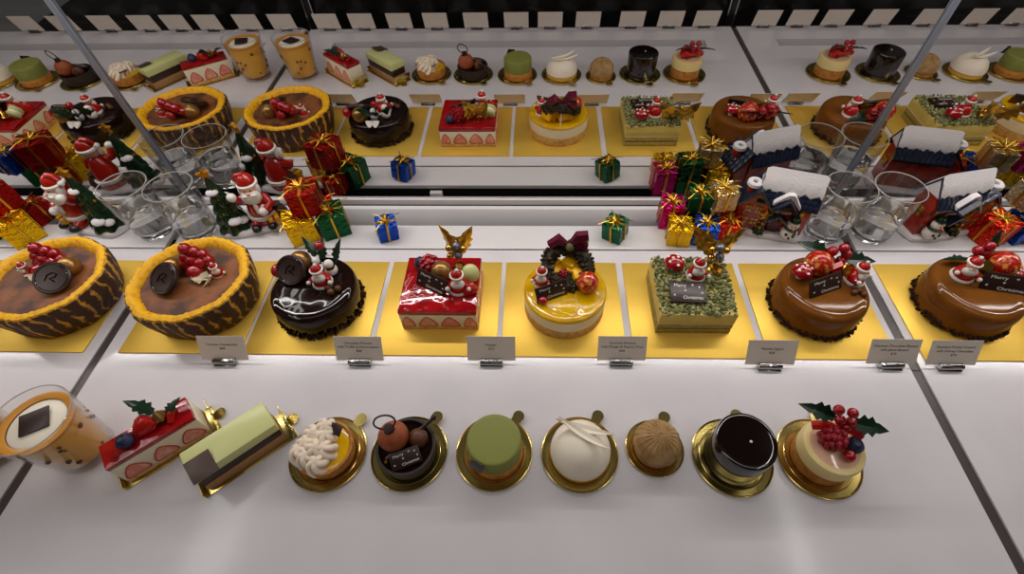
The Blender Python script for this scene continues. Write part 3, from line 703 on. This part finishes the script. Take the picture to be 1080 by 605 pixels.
def c_brown(label, loc, right=False):
    o = thing('caramel_chocolate_cake', label, 'cake', loc)
    part('glazed_body', G().lathe([(0,0),(5.75,0),(5.95,.2),(5.9,3.4),(5.76,4.0),(5.5,4.36),(5.15,4.5),(4.7,4.55),(4.2,4.55),(0,4.55)], 80), m_brown, o)
    crumb_border(o, 5.98, 210, .27, m_crumb)
    if not right:
        mushroom(o, (-3.1,1.6,4.5), 1.3)
        ball_part(o, 'red_glitter_ball', (-.6,2.9,5.9), 1.85, m_redball, 'large orange-red glitter ball')
        plaque(o, (-.7,-.6,5.5), (58,0,22), 5.2, 2.5)
        santa_topper(o, (4.1,1.0,4.5), 35, .95)
        part('gold_coin', G().lathe([(0,-.1),(.95,-.1),(1,0),(.95,.1),(0,.1)], 20), m_gold, o, (2.7,1.3,6.3), (50,20,0))
        part('red_ribbon', G().tube([(1.2,2.4,5.0),(2.4,2.7,5.6),(3.6,2.5,5.0),(5.0,2.2,5.4)], [.7,.8,.5,.7], 6), m_ribbon, o)
        for x, y, z in ((2.6,4.2,7.6),(1.3,4.2,7.0),(3.3,4.0,6.6),(1.2,3.6,5.8),(2.8,3.6,5.7)): ball_part(o, 'holly_berry', (x,y,z), .72, m_red)
        holly_leaf(o, 'holly_leaf', (1.0,4.1,6.3), 3.8, 1.3, m_leaf, 165, -22, -25)
        holly_leaf(o, 'holly_leaf', (3.3,3.7,5.8), 3.4, 1.2, m_leaf, -8, -8, 25)
        for x, y in ((3.2,-1.3),(3.9,-1.0),(3.6,-.5),(4.4,-1.6)): ball_part(o, 'chocolate_pearl', (x,y,4.8), .42, m_choc_soft)
    else:
        santa_topper(o, (-1.8,1.6,4.5), -20, 1.0)
        ball_part(o, 'red_glitter_ball', (3.4,2.6,6.0), 1.9, m_redball, 'large orange-red glitter ball')
        plaque(o, (2.6,-.4,5.5), (60,0,-12), 6.0, 2.6)
        mushroom(o, (6.0-.9,1.3,4.4), 1.2)
        part('gold_coin', G().lathe([(0,-.1),(.95,-.1),(1,0),(.95,.1),(0,.1)], 20), m_gold, o, (.4,1.7,6.4), (50,0,0))
        for x, y, z in ((1.4,4.3,7.8),(.3,4.2,7.0),(1.6,4.1,6.6),(.5,3.8,5.6),(1.6,3.6,5.5)): ball_part(o, 'holly_berry', (x,y,z), .7, m_red)
        holly_leaf(o, 'holly_leaf', (1.2,4.1,6.0), 3.4, .9, m_leaf, 40, -62, 35)
        holly_leaf(o, 'holly_leaf', (.2,3.7,5.4), 3.0, 1.1, m_leaf, 170, -6, 25)
    return o

# ------------------------------------------------------------------ ornaments on the rear ledge
def gift(label, loc, s=3.6, col='red', rz=0, tilt=(0,0), bow=1.0, group=None, h=None):
    h = h or s
    o = thing('gift_box', label, 'gift box', loc, rz, 'foil gift boxes on the rear ledge')
    rnd = random.Random(sum(map(ord, col)) % 7 + int(s*10))
    tl = (tilt[0], tilt[1], 0)
    g = G(); bm = bmesh.new(); bmesh.ops.create_cube(bm, size=1)
    for v in bm.verts: v.co = Vector((v.co.x*s, v.co.y*s, v.co.z*h+h/2))
    bmesh.ops.subdivide_edges(bm, edges=bm.edges[:], cuts=5, use_grid_fill=True)
    for v in bm.verts:
        if v.co.z > .05: v.co += Vector([rnd.uniform(-.07,.07) for _ in range(3)])
    bm.verts.index_update(); g.add([v.co.copy() for v in bm.verts], [[v.index for v in f.verts] for f in bm.faces]); bm.free()
    part('wrapped_box', g, F[col], o, (0,0,0), tl, angle=30)
    e = s/2+.09
    part('ribbon', G().box((0,0,h/2+.02), (.32,s+.3,h+.16)).box((0,0,h/2+.02), (s+.3,.32,h+.16)), m_tinsel, o, (0,0,0), tl)
    g = G()
    for i in range(7):
        a = 2*PI*i/7+.3; L = s*.42*bow
        g.tube([(0,0,0),(L*.6*math.cos(a),L*.6*math.sin(a),.55*bow),(L*math.cos(a+.15),L*math.sin(a+.15),.35*bow),(L*.55*math.cos(a+.3),L*.55*math.sin(a+.3),.1),(0,0,.05)], .09, 5)
    for a, L in ((.4,.85),(2.3,.8),(3.9,.9),(5.4,.7)):
        L *= s; g.tube([(0,0,.1),(L*.5*math.cos(a),L*.5*math.sin(a),.5),(L*math.cos(a),L*math.sin(a),.15)], .07, 5)
    p = T(0,0,0,tl[0],tl[1]) @ Vector((0,0,h+.1))
    part('bow', g, m_tinsel, o, tuple(p), tl)
    return o

gift('small blue foil gift alone on the ledge behind the strawberry cream cake', (-24.9,-7.5,.25), 3.1, 'blue', 22, (6,5))
gift('small teal green foil gift alone on the ledge behind the mango cake', (12.5,-7.5,.2), 3.2, 'teal', -32, (5,-4))
gift('yellow foil gift under the red one, beside the middle-bay Santa figurine', (-38.7,-7.6,.05), 4.3, 'yellow', 27)
gift('green foil gift next to the yellow one, right of the middle-bay Santa figurine', (-33.8,-6.2,.05), 4.3, 'green', 25)
gift('red foil gift with gold bow, topmost in the pile beside the middle-bay Santa', (-36.9,-5.8,4.5), 4.4, 'red', 14)
gift('plain dark red gift behind the yellow one near the mirror, beside the middle-bay Santa', (-36.0,-3.1,.35), 3.0, 'red', 27, bow=.5)
gift('yellow foil gift at the foot of the far left pile, beside the Santa figurine', (-85.6,-8.2,.05), 4.5, 'yellow', -38)
gift('large red foil gift on top of the far left pile', (-87.2,-5.9,4.7), 4.6, 'red', -26)
gift('plain dark red gift squeezed behind the far left yellow gift', (-85.6,-3.6,.05), 3.4, 'red', -20, bow=.5)
gift('glittering green gift at the left edge of the far left pile', (-91.5,-7.0,.05), 4.2, 'green', -20)
gift('blue foil gift close to the mirror in the far left pile', (-92.2,-4.2,4.5), 3.6, 'blue', 12)
gift('golden yellow foil gift at the front corner of the pile beside the left house', (22.4,-8.1,.05), 3.5, 'yellow', -6)
gift('bright blue foil gift between the yellow and red ones, beside the left house', (26.5,-8.0,.05), 3.6, 'blue', -10)
gift('orange-red foil gift at the wall of the left house', (30.4,-7.2,.05), 3.3, 'orange', -16)
gift('magenta pink foil gift behind the yellow one, in the pile beside the left house', (21.6,-4.2,.05), 3.5, 'pink', -4, h=4.6)
gift('green foil gift low in the middle of the pile beside the left house', (25.7,-4.0,.35), 3.6, 'green', 4, h=3.2)
gift('green foil gift stacked on another green one in the pile beside the left house', (25.5,-4.2,3.6), 3.5, 'green', -5, h=3.0)
gift('gold foil gift behind the orange-red one, next to the left house', (30.6,-3.8,.35), 3.2, 'yellow', 5, h=4.4)
gift('pale silver-gold foil gift with big bow, topmost of the pile by the left house', (28.6,-5.3,5.0), 3.3, 'silver', 8, bow=1.5)
gift('orange-red foil gift beside the right house, near the right picture edge', (71.4,-7.6,.05), 4.2, 'orange', 18)
gift('blue foil gift next to the orange-red one, beyond the right house', (76.4,-6.9,.05), 4.2, 'blue', 12)
gift('yellow foil gift at the far end of the pile beyond the right house', (81.3,-6.9,.05), 4.0, 'yellow', 5)
gift('silver foil gift with tinsel bow on the blue gift beyond the right house', (75.8,-4.6,4.6), 3.6, 'silver', 10, bow=1.6)
gift('pink foil gift on the yellow gift beyond the right house', (81.0,-4.9,4.4), 3.5, 'pink', 0)
gift('green foil gift with gold strands behind the yellow gift beyond the right house', (86.0,-5.6,.05), 4.4, 'green', 5, bow=1.4)

def snow_base(parent, w, d, h=.9):
    pts = []
    for i in range(40):
        a = 2*PI*i/40; c, s_ = math.cos(a), math.sin(a)
        pts.append((w/2*abs(c)**.55*(1 if c > 0 else -1)*(1+.03*math.sin(5*a)), d/2*abs(s_)**.55*(1 if s_ > 0 else -1)*(1+.04*math.sin(7*a+1))))
    g = G(); n = 40; rings = [(1.0,0),(1.02,.25),(.99,h*.8),(.92,h)]
    vs = [(x*k,y*k,z) for k, z in rings for x, y in pts]; fs = []
    for r in range(3):
        for i in range(n): fs.append([r*n+i,r*n+(i+1)%n,(r+1)*n+(i+1)%n,(r+1)*n+i])
    fs.append(list(range(n))[::-1]); fs.append([3*n+i for i in range(n)])
    return part('snow_base', g.add(vs, fs), m_snow, parent)
def fir_tree(parent, loc, H, R, snow=True):
    g = G(); L = 5
    for k in range(L):
        z0 = H*(k*.17); r = R*(1-k*.165); top = z0+H*.32
        g.lathe([(0,z0+.1),(r*.55,z0+.05),(r,z0),(r*.95,z0+H*.06),(r*.45,top-H*.06),(.1,top),(0,top)], 30, m=0,
                wob=lambda a,z,k=k: 1+.13*math.sin(a*7+k*1.3))
    t = part('fir_tree', g, m_cgreen, parent, loc)
    st = [(1.0*(1 if i%2 == 0 else .45)*math.sin(PI*i/5), 1.0*(1 if i%2 == 0 else .45)*math.cos(PI*i/5)) for i in range(10)]
    part('tree_star', G().prism(st, -.3, .3, T(0,0,H+.7,90,0,12)), m_cgold, t)
    g = G(); rnd = random.Random(6)
    for i in range(7):
        a = rnd.uniform(0,6.28); z = rnd.uniform(.1,.7); r = R*(1-z)*.88; g.ball((r*math.cos(a),r*math.sin(a),z*H+.3), .25, 8)
    part('tree_ornaments', g, m_cgold, t)
    if snow:
        g = G()
        for a, z, s_ in ((-1.9,.72,.95),(-1.1,.18,1.15),(-.5,.12,1.0),(1.2,.5,1),(2.4,.3,1)):
            r = R*(1-z)*.86; g.ball((r*math.cos(a),r*math.sin(a),z*H+.35), (s_,s_*.8,s_*.55), 12)
        part('snow_patches', g, m_snow, t)
    return t
def santa_big(parent, loc, rz, s, arm=1):
    o = part('santa', G().lathe([(0,0),(1.6,0),(1.75,.5),(1.55,2.2),(1.3,3.6),(.8,4.4),(.4,4.7),(0,4.75)], 28)
        .tube([(arm*1.0,-.1,3.9),(arm*1.9,-.5,4.0),(arm*2.1,-1.1,4.9)], [.62,.58,.46], 12)
        .tube([(-arm*1.0,-.2,3.8),(-arm*1.7,-.9,3.0),(-arm*.9,-1.8,2.7)], [.62,.58,.48], 12)
        .tube([(-.8,-.4,.9),(-1.0,-1.2,.45),(-1.0,-1.9,.35)], [.75,.7,.6], 10).tube([(.8,-.4,.9),(1.0,-1.2,.45),(1.0,-1.9,.35)], [.75,.7,.6], 10), m_cred, parent, loc, (0,0,rz), s=s)
    part('coat_trim', G().lathe([(1.5,1.0),(1.86,1.05),(1.9,1.5),(1.5,1.6)], 24).ball((arm*2.1,-1.2,5.1), .58, 12).ball((-arm*.75,-1.95,2.7), .58, 12)
         .ball((0,-1.35,2.8),(.3,.3,1.2),10), m_fwhite, o)
    part('boots', G().ball((-1.0,-2.2,.4), (.6,.75,.5), 12).ball((1.0,-2.2,.4), (.6,.75,.5), 12), m_fblack, o)
    part('face', G().ball((0,-.35,5.35), (1.05,1.0,1.0), 18).ball((0,-1.4,5.3), .24, 10), m_skin, o)
    part('eyes', G().ball((-.36,-1.24,5.6), .11, 8).ball((.36,-1.24,5.6), .11, 8), m_fblack, o)
    part('beard', G().ball((0,-.95,4.5), (1.2,.75,1.15), 18).ball((-.42,-1.42,5.0), (.5,.25,.24), 10).ball((.42,-1.42,5.0), (.5,.25,.24), 10)
         .ball((-1.0,-.35,5.2),(.3,.5,.8),10).ball((1.0,-.35,5.2),(.3,.5,.8),10), m_fwhite, o)
    part('hat', G().lathe([(1.1,5.95),(1.08,6.4),(.8,7.0),(.4,7.35),(0,7.45)], 22).tube([(.2,0,7.2),(arm*.8,.2,7.1),(arm*1.3,.2,6.5)], [.5,.4,.22], 10), m_cred, o)
    part('hat_trim', G().lathe([(1.0,5.75),(1.25,5.8),(1.28,6.1),(1.05,6.25)], 22).ball((arm*1.4,.2,6.2), .4, 10), m_fwhite, o)
    return o
def santa_figurine(label, loc, rz, flip):
    o = thing('santa_figurine', label, 'figurine', loc, rz)
    f = -1 if flip else 1
    snow_base(o, 12.4 if flip else 11.2, 5.0)
    fir_tree(o, (f*-3.3,.2,.8), 9.9, 2.6)
    santa_big(o, (f*1.6,.35,.85), 0 if not flip else -8, 1.26, f*-1)
    b = part('held_gift', G().box((0,0,0), (1.7,1.4,1.7), bev=.12), pm('toy_yellow',(226,170,20),.25,coat=.4), o, (f*3.3,-1.6,1.8), (0,0,f*14), 'small yellow present')
    part('gift_band', G().box((0,0,0), (.35,1.5,1.78)), m_cred, b)
    part('toy_sack', G().lathe([(0,0),(1.1,.1),(1.35,.9),(1.0,1.9),(.55,2.3),(.75,2.7),(0,2.6)], 18), pm('sack_brown',(70,40,28),.5), o, (f*4.0,.4,.85))
    part('snowball', G().ball((0,0,0), .55, 12), m_snow, o, (f*2.6,-1.3,4.4))
    return o
santa_figurine('ceramic Santa beside a snowy fir tree, standing by the red gift pile', (-47.4,-5.2,.05), 17, False)
santa_figurine('ceramic Santa left of his fir tree, in the bay beyond the left-hand seam', (-75.6,-5.2,.05), -13, True)

def window_pane(parent, x, y, z, w, h, rz=0):
    t = T(x,y,z,90,0,rz)
    p = part('window', G().box((0,0,0), (w,h,.2), t, bev=.03), m_cgold, parent)
    part('window_bars', G().box((0,0,.1), (w,.14,.1), t).box((0,0,.1), (.14,h,.1), t), m_roof, p)
def slope_roof(name, parent, w, y0, z0, y1, z1, x=0, th=.45, mat=None, rows=0):
    """roof with two slopes from the eaves (y0, z0) up to the ridge (y1, z1) and down again behind, along x"""
    yb = 2*y1-y0
    prof = [(y0,z0),(y1,z1),(yb,z0),(yb,z0+th),(y1,z1+th*1.25),(y0,z0+th)]
    g = G(); n = 6; vs = [(x-w/2,a,b) for a,b in prof]+[(x+w/2,a,b) for a,b in prof]
    fs = [[0,1,4,5],[1,2,3,4],[6,11,10,7],[7,10,9,8]]+[[i,(i+1)%n,n+(i+1)%n,n+i] for i in range(n)]
    g.add(vs, fs)
    for k in range(rows):
        t0 = (k+.15)/rows; ya = y0+(y1-y0)*t0; za = z0+(z1-z0)*t0+th
        m = int(w/.8)
        for i in range(m):
            xx = x-w/2+(i+.5+.25*(k%2))*w/m
            if xx > x+w/2-.2: continue
            for s_ in (0,1):
                yy = ya if not s_ else 2*y1-ya
                g.box((0,0,0), (w/m*.86,.75,.14), T(xx,yy,za+.12,math.degrees(math.atan2(z1-z0,y1-y0))*(1 if not s_ else -1),0,0), bev=.03)
    return part(name, g, mat or m_roof, parent, angle=30)
def snow_cap(parent, w, y0, z0, y1, z1, x=0, frac=.62, th=.6, name='roof_snow'):
    """a thick snow blanket over the upper part of a roof, with a scalloped lower edge"""
    n = 14; g = G(); vs = []; fs = []
    for i in range(n+1):
        xx = x-w/2+w*i/n; f = frac*(1+.10*math.sin(i*2.3)+.05*math.sin(i*4.1))
        row = []
        for t in (f,f*.97,.5*f,.12,0,-.12,-.5*f,-f*.97,-f):
            tt = abs(t); yy = y1+(y0-y1)*tt*(1 if t >= 0 else -1); zz = z1+(z0-z1)*tt
            up = .42 if abs(t) == f else th+.42
            if tt < .13: zz += -.05
            e = .55 if i in (0,n) else 1
            row.append((xx,yy,zz+up*e+(.1 if i in (0,n) else 0)))
        vs += row
    m = 9
    for i in range(n):
        for k in range(m-1): fs.append([i*m+k,i*m+k+1,(i+1)*m+k+1,(i+1)*m+k])
    fs.append([k for k in range(m)]); fs.append([n*m+k for k in range(m)])
    lo = len(vs); 
    for i in range(n): fs.append([i*m,(i+1)*m,(i+1)*m+m-1,i*m+m-1])
    return part(name, g.add(vs, fs), m_snow, parent, angle=60)
def snowman_small(parent, loc, s=1.0):
    o = part('snowman', G().ball((0,0,.95), (1.05,.95,1.0), 18).ball((0,-.05,2.35), (.78,.74,.72), 16), m_fwhite, parent, loc, s=s)
    part('hat', G().lathe([(0,2.95),(.7,2.95),(.7,3.08),(.45,3.1),(.42,3.6),(0,3.62)], 18), m_cgreen, o)
    part('scarf', G().lathe([(.6,1.6),(.86,1.65),(.86,1.95),(.6,2.0)], 18).box((.45,-.8,1.3), (.35,.15,.9), bev=.04), m_cgreen, o)
    part('buttons_and_eyes', G().ball((-.45,-.85,1.15),.2,8).ball((.4,-.88,1.05),.2,8).ball((0,-.95,.7),.17,8).ball((-.25,-.72,2.5),.1,8).ball((.25,-.72,2.5),.1,8), m_fblack, o)
    part('carrot_nose', G().tube([(0,-.7,2.3),(0,-1.2,2.25)], [.16,.04], 8), m_orange, o)
    return o
def house(label, loc, rz, f):
    """f = 1: gabled wing and chimney on the left; f = -1: mirrored"""
    o = thing('ceramic_house', label, 'ornament house', loc, rz)
    snow_base(o, 12.6, 5.6, .85)
    g = G()
    wx, wy, zr = f*1.4, .2, 9.6                              # main block
    def gable_block(xc, yc, w, d, h, hr, axis):
        if axis == 'x': pr = [(-d/2,0),(d/2,0),(d/2,h),(0,hr),(-d/2,h)]; vs = [(xc-w/2,yc+a,b+.7) for a,b in pr]+[(xc+w/2,yc+a,b+.7) for a,b in pr]
        else: pr = [(-w/2,0),(w/2,0),(w/2,h),(0,hr),(-w/2,h)]; vs = [(xc+a,yc-d/2,b+.7) for a,b in pr]+[(xc+a,yc+d/2,b+.7) for a,b in pr]
        g.add(vs, [[0,1,2,3,4][::-1],[5,6,7,8,9]]+[[i,(i+1)%5,5+(i+1)%5,5+i] for i in range(5)])
    gable_block(wx, .3, 8.0, 3.4, 5.8, 9.6, 'x')
    gable_block(f*-2.9, -.2, 4.2, 3.9, 5.0, 7.4, 'y')
    w = part('house_walls', g, m_brick, o, angle=20)
    for z in (2.0,4.3):
        for q in (-.75,.75): window_pane(w, f*-2.9+q, -2.2, z+.7, 1.0, 1.3)
    window_pane(w, f*1.2, -1.55, 6.1, 1.7, 1.3); window_pane(w, f*3.7, -1.5, 5.5, 1.5, 1.5)
    part('window_sill_snow', G().ball((f*1.2,-1.75,5.2), (1.5,.5,.35), 14), m_snow, w)
    window_pane(w, f*5.5, .4, 4.6, 1.3, 1.6, f*90)
    part('door', G().box((f*1.0,-1.6,2.0), (1.7,.3,2.6), bev=.08), pm('house_door',(84,26,18),.3), w)
    r = slope_roof('main_roof', o, 8.8, -2.3, 6.3, .3, 10.5, f*1.4, rows=6)
    snow_cap(r, 8.7, -2.3, 6.3, .3, 10.5, f*1.4, .66)
    # wing roof: ridge runs front to back
    g = G(); x0 = f*-2.9
    prof = [(-2.6,5.3),(0,8.3),(2.6,5.3),(2.6,5.75),(0,8.9),(-2.6,5.75)]
    vs = [(x0+a,-2.7,b) for a,b in prof]+[(x0+a,2.2,b) for a,b in prof]
    g.add(vs, [[0,1,4,5],[1,2,3,4],[6,11,10,7],[7,10,9,8]]+[[i,(i+1)%6,6+(i+1)%6,6+i] for i in range(6)])
    for k in range(4):
        t0 = (k+.2)/4
        for s_ in (-1,1):
            for j in range(6):
                g.box((0,0,0), (.7,.7,.14), T(x0+s_*2.6*(1-t0),-2.3+j*.8,5.85+t0*3.0,0,s_*49,0), bev=.03)
    r2 = part('wing_roof', g, m_roof, o, angle=30)
    ch = part('chimney', G().box((0,0,0), (1.5,1.5,2.6), bev=.08), m_brick, o, (f*-3.9,-.5,7.3))
    part('chimney_snow', G().lathe([(.35,.9),(.75,.85),(1.15,1.1),(1.1,1.6),(.8,1.85),(.45,1.7),(.35,1.3),(.35,.9)], 22), m_snow, ch)
    part('chimney_hole', G().lathe([(0,1.33),(.42,1.33),(.42,1.2),(0,1.2)], 16), m_fblack, ch)
    # small gable over the upper window, with snow on its edges
    d = part('window_gable', G().prism([(-1.7,0),(0,1.9),(1.7,0),(1.7,.4),(0,2.4),(-1.7,.4)], -.2, 1.9, T(f*1.2,-1.9,6.3,90,0,0)), m_roof, o, angle=20)
    part('gable_snow', G().prism([(-1.9,.3),(-1.2,1.1),(-.5,1.75),(.1,1.95),(.6,1.6),(1.3,.85),(1.9,.3),(1.95,.7),(1.2,1.7),(.7,2.5),(.3,2.75),(-.4,2.6),(-1.0,1.9),(-1.95,.75)], -.05, .8, T(f*1.2,-2.0,6.5,90,0,0)), m_snow, d)
    part('porch_roof', G().prism([(-1.5,0),(0,1.2),(1.5,0),(1.5,.35),(0,1.7),(-1.5,.35)], -.3, 1.2, T(f*1.0,-2.0,3.6,90,0,0)), m_roof, o, angle=20)
    fir_tree(o, (f*-.9,-2.3,.8), 2.9, .9, False)
    snowman_small(o, (f*3.5,-2.25,.75), 1.2)
    return o
house('red ceramic house with snowy navy roof, left of the water glasses and gift pile alongside', (36.9,-5.2,.05), -17, 1)
house('red ceramic house with snow-laden roof beyond the water glasses, near the right edge', (64.6,-5.3,.05), 12, -1)

def water_glass(label, loc):
    o = thing('water_glass', label, 'glass', loc, 0, 'water glasses by the mirror joints')
    part('glass', G().lathe([(2.85,1.25),(3.0,1.3),(3.6,9.3),(3.56,9.45),(3.46,9.45),(3.42,9.3),(2.85,1.75)], 64), m_glass, o)
    part('thick_base', G().lathe([(0,0),(2.6,0),(2.8,.15),(3.0,1.25),(2.7,1.3),(0,1.25)], 56), m_thick, o)
    part('glass_rim', G().tube([(3.53*math.cos(2*PI*i/64),3.53*math.sin(2*PI*i/64),9.45) for i in range(64)], .075, 6, closed=True), m_rim, o)
    part('water', G().lathe([(0,1.32),(2.7,1.34),(2.84,1.8),(3.09,5.2),(2.95,5.02),(2.8,5.0),(0,5.0)], 56), m_water, o)
    return o
water_glass('half-full clear glass left of the left-hand seam, touching the fir tree', (-64.4,-6.3,.05))
water_glass('half-full clear glass right of the left-hand seam, beside the middle-bay Santa tree', (-57.0,-6.5,.05))
water_glass('half-full clear glass beside the left house, on the middle bay side of the seam', (46.5,-6.4,.05))
water_glass('half-full clear glass beside the right house, past the right-hand seam', (53.6,-6.5,.05))

# ------------------------------------------------------------------ boards, cakes, dishes, pastries
bcx = {'bark':-49.55,'dark':-32.05,'straw':-14.2,'yellow':3.5,'green':21.5,'brown':39.45,'Lbark':-71.5,'Ldark':-89.4,'Lstraw':-107.2,'Rbrown':59.9,'Rgreen':77.8,'Ryellow':95.6}
nm = dict(bark='pumpkin bark cake',dark='dark chocolate cake',straw='strawberry cream cake',yellow='mango mousse cake',green='matcha square cake',brown='caramel chocolate cake')
for k, x in bcx.items():
    wh = 'beyond the left-hand seam' if k[0] == 'L' else 'beyond the right-hand seam' if k[0] == 'R' else 'in the middle bay'
    key = k[1:] if k[0] in 'LR' else k
    board(x, 17.0, 'square gold cardboard under the %s %s' % (nm[key], wh))
bark = c_bark('pumpkin bark cake with berries and chocolate medallion, in the middle bay', (-49.0,-21.4,ZB))
dark = c_dark('round dark chocolate cake with Santa and snowmen, in the middle bay', (-31.7,-22.0,ZB))
straw = c_straw('square strawberry cream cake with red jelly top, in the middle bay', (-13.7,-21.2,ZB))
yel = c_yellow('round mango mousse cake with dark wreath and glitter ball, in the middle bay', (3.75,-21.9,ZB))
grn = c_green('square matcha cake with green crumble and Santa, in the middle bay', (21.4,-21.4,ZB))
brn = c_brown('glazed caramel chocolate cake with holly berries, in the middle bay', (39.4,-21.5,ZB))
c_bark('pumpkin bark cake cut by the left picture edge, beyond the left-hand seam', (-70.0,-21.4,ZB), True)
copy_tree(dark, 'round dark chocolate cake beyond the left-hand seam, seen in the mirror', (-89.3,-22.0,ZB))
copy_tree(straw, 'square strawberry cream cake beyond the left-hand seam, seen in the mirror', (-107.0,-21.2,ZB))
c_brown('glazed caramel chocolate cake cut by the right picture edge, past the right-hand seam', (60.2,-21.3,ZB), True)
copy_tree(grn, 'square matcha cake beyond the right-hand seam, seen in the mirror', (78.6,-21.4,ZB))
copy_tree(yel, 'round mango mousse cake beyond the right-hand seam, seen in the mirror', (94.4,-21.9,ZB))

def pair(make, dishr, x, y, what, where, tab=50, dx=0, dy=0):
    round_dish('round gold dish under the %s %s' % (what, where), (x,y,.02), dishr, tab)
    return make('%s on its gold dish %s' % (what, where), (x+dx,y+dy,ZD+.02))
MB = 'in the middle bay'
protos = {}
for key, mk, r, x, y, what, tab, dx in (
    ('mer', p_meringue, 4.5, -24.9, -43.9, 'meringue lemon tart', 54, .1), ('loop', p_loop, 4.5, -15.2, -43.7, 'chocolate tart with cocoa bauble', 58, 0),
    ('green', p_green, 4.5, -5.1, -43.5, 'smooth matcha green cake', 58, .2), ('white', p_white, 4.5, 5.0, -43.5, 'white dome cake', 62, 0),
    ('ball', p_brown, 3.4, 13.9, -42.7, 'piped chestnut dome', 66, 0), ('dark', p_dark, 4.6, 22.8, -43.6, 'glossy dark chocolate cylinder cake', 72, .1),
    ('rasp', p_rasp, 4.7, 32.8, -43.6, 'raspberry cheesecake with holly', 75, .0)):
    o = pair(mk, r, x, y, what, MB, tab, dx); protos[key] = (o, r, what, tab)
def side(key, x, y, where):
    o, r, what, tab = protos[key]
    round_dish('round gold dish under the %s %s' % (what, where), (x,y,.02), r, tab)
    copy_tree(o, '%s %s, seen in the mirror' % (what, where), (x,y,ZD+.02))
LB = 'beyond the left-hand seam'; RB = 'beyond the right-hand seam'
for key, x in (('mer',-94.6),('loop',-106),('green',-116.6),('white',-125.8)): side(key, x, -41.8, LB)
for key, x in (('rasp',65.0),('dark',76.0),('ball',85.5),('white',95.2),('green',105.0)): side(key, x, -43.6, RB)
slice_dish('gold tray under the strawberry slice in the middle bay', (-44.4,-43.2,.02), 41)
ss = p_sslice('strawberry cream slice with blueberry and holly, in the middle bay', (-44.5,-43.3,.19), 41)
slice_dish('gold tray under the pale green chocolate slice in the middle bay', (-34.8,-43.9,.02), 42)
gs = p_gslice('pale green topped chocolate layer slice in the middle bay', (-34.9,-44.0,.19), 42)
slice_dish('gold tray under the strawberry slice beyond the left-hand seam', (-75.6,-42.6,.02), -34)
copy_tree(ss, 'strawberry cream slice beyond the left-hand seam, seen in the mirror', (-75.6,-42.6,.19), -34)
slice_dish('gold tray under the pale green slice beyond the left-hand seam', (-85.2,-42.4,.02), -56)
copy_tree(gs, 'pale green topped slice beyond the left-hand seam, seen in the mirror', (-85.2,-42.4,.19), -56)
cup = p_cup('custard dessert cup with chocolate square, right of the left-hand seam', (-54.4,-43.8,.02)); cup.scale = (1.12,)*3
copy_tree(cup, 'custard dessert cup left of the left-hand seam, cut by the picture edge', (-65.4,-43.6,.02), 40)

# ------------------------------------------------------------------ price cards
def price_tag(label, loc, lines, rz=0, lean=60, w=6.4, h=3.6, dark=True, group=None):
    o = thing('price_tag', label, 'price tag', loc, rz, group or 'price cards at the cake boards')
    a = math.radians(lean)
    c = (0, h/2*math.cos(a), .45+h/2*math.sin(a))
    k = part('card', G().box((0,0,0), (w,h,.05)), m_card, o, c, (lean,0,0))
    if lines:
        t = text_geo(lines, .5, .58); wd = max(v.x for v in t.v)-min(v.x for v in t.v); q = min(1, 5.6/wd)
        part('lettering', G().add([(v.x*q,v.y+.25,v.z+.03) for v in t.v], t.f), m_ink, k)
    part('clip', G().lathe([(0,-1.5),(.42,-1.5),(.46,-1.4),(.46,1.4),(.42,1.5),(0,1.5)], 24, T(0,-.25,.48,0,90,0)).box((0,-.25,.06), (3.0,1.1,.12), bev=.03), m_clip, o)
    return o
TG = [(-42.3,-31.5,['Tiramisu Cheesecake','$68'],'bark cake'),(-23.9,-31.4,['Chocolate Mousse','with Truffle & Marshmallow','$68'],'dark chocolate cake'),
      (-6.2,-31.2,['Fraisier','$70'],'strawberry cream cake'),(11.1,-31.0,['Coconut Mousse','with Mango & Passion Fruit','$68'],'mango mousse cake'),
      (30.5,-31.4,['Matcha Ogura','$68'],'matcha square cake'),(46.3,-31.1,['Chestnut Chocolate Mousse','with Jivara Banana','$70'],'caramel cake in the middle bay'),
      (53.9,-31.2,['Hazelnut Praline Crunch','with Dulcey Chocolate','$70'],'caramel cake past the right-hand seam'),
      (71.5,-31.6,['Matcha Ogura','$68'],'mirrored matcha cake past the right-hand seam'),(91.2,-31.6,['Coconut Mousse','with Mango & Passion Fruit','$68'],'mirrored mango cake past the right-hand seam')]
for x, y, ln, wh in TG: price_tag('white price card at the board of the '+wh, (x,y,.03), ln)
ORD = 'first second third fourth fifth sixth seventh eighth ninth tenth eleventh twelfth thirteenth fourteenth fifteenth sixteenth seventeenth eighteenth nineteenth twentieth twenty-first twenty-second twenty-third twenty-fourth twenty-fifth twenty-sixth'.split()
for i, x in enumerate(FRONT_TAGS):
    o = price_tag('blank back of the %s price card along the case front, mirrored' % ORD[i], (x,-66.7,.03), None, 0, 72, 6.2, 4.5, True, 'price cards along the case front')
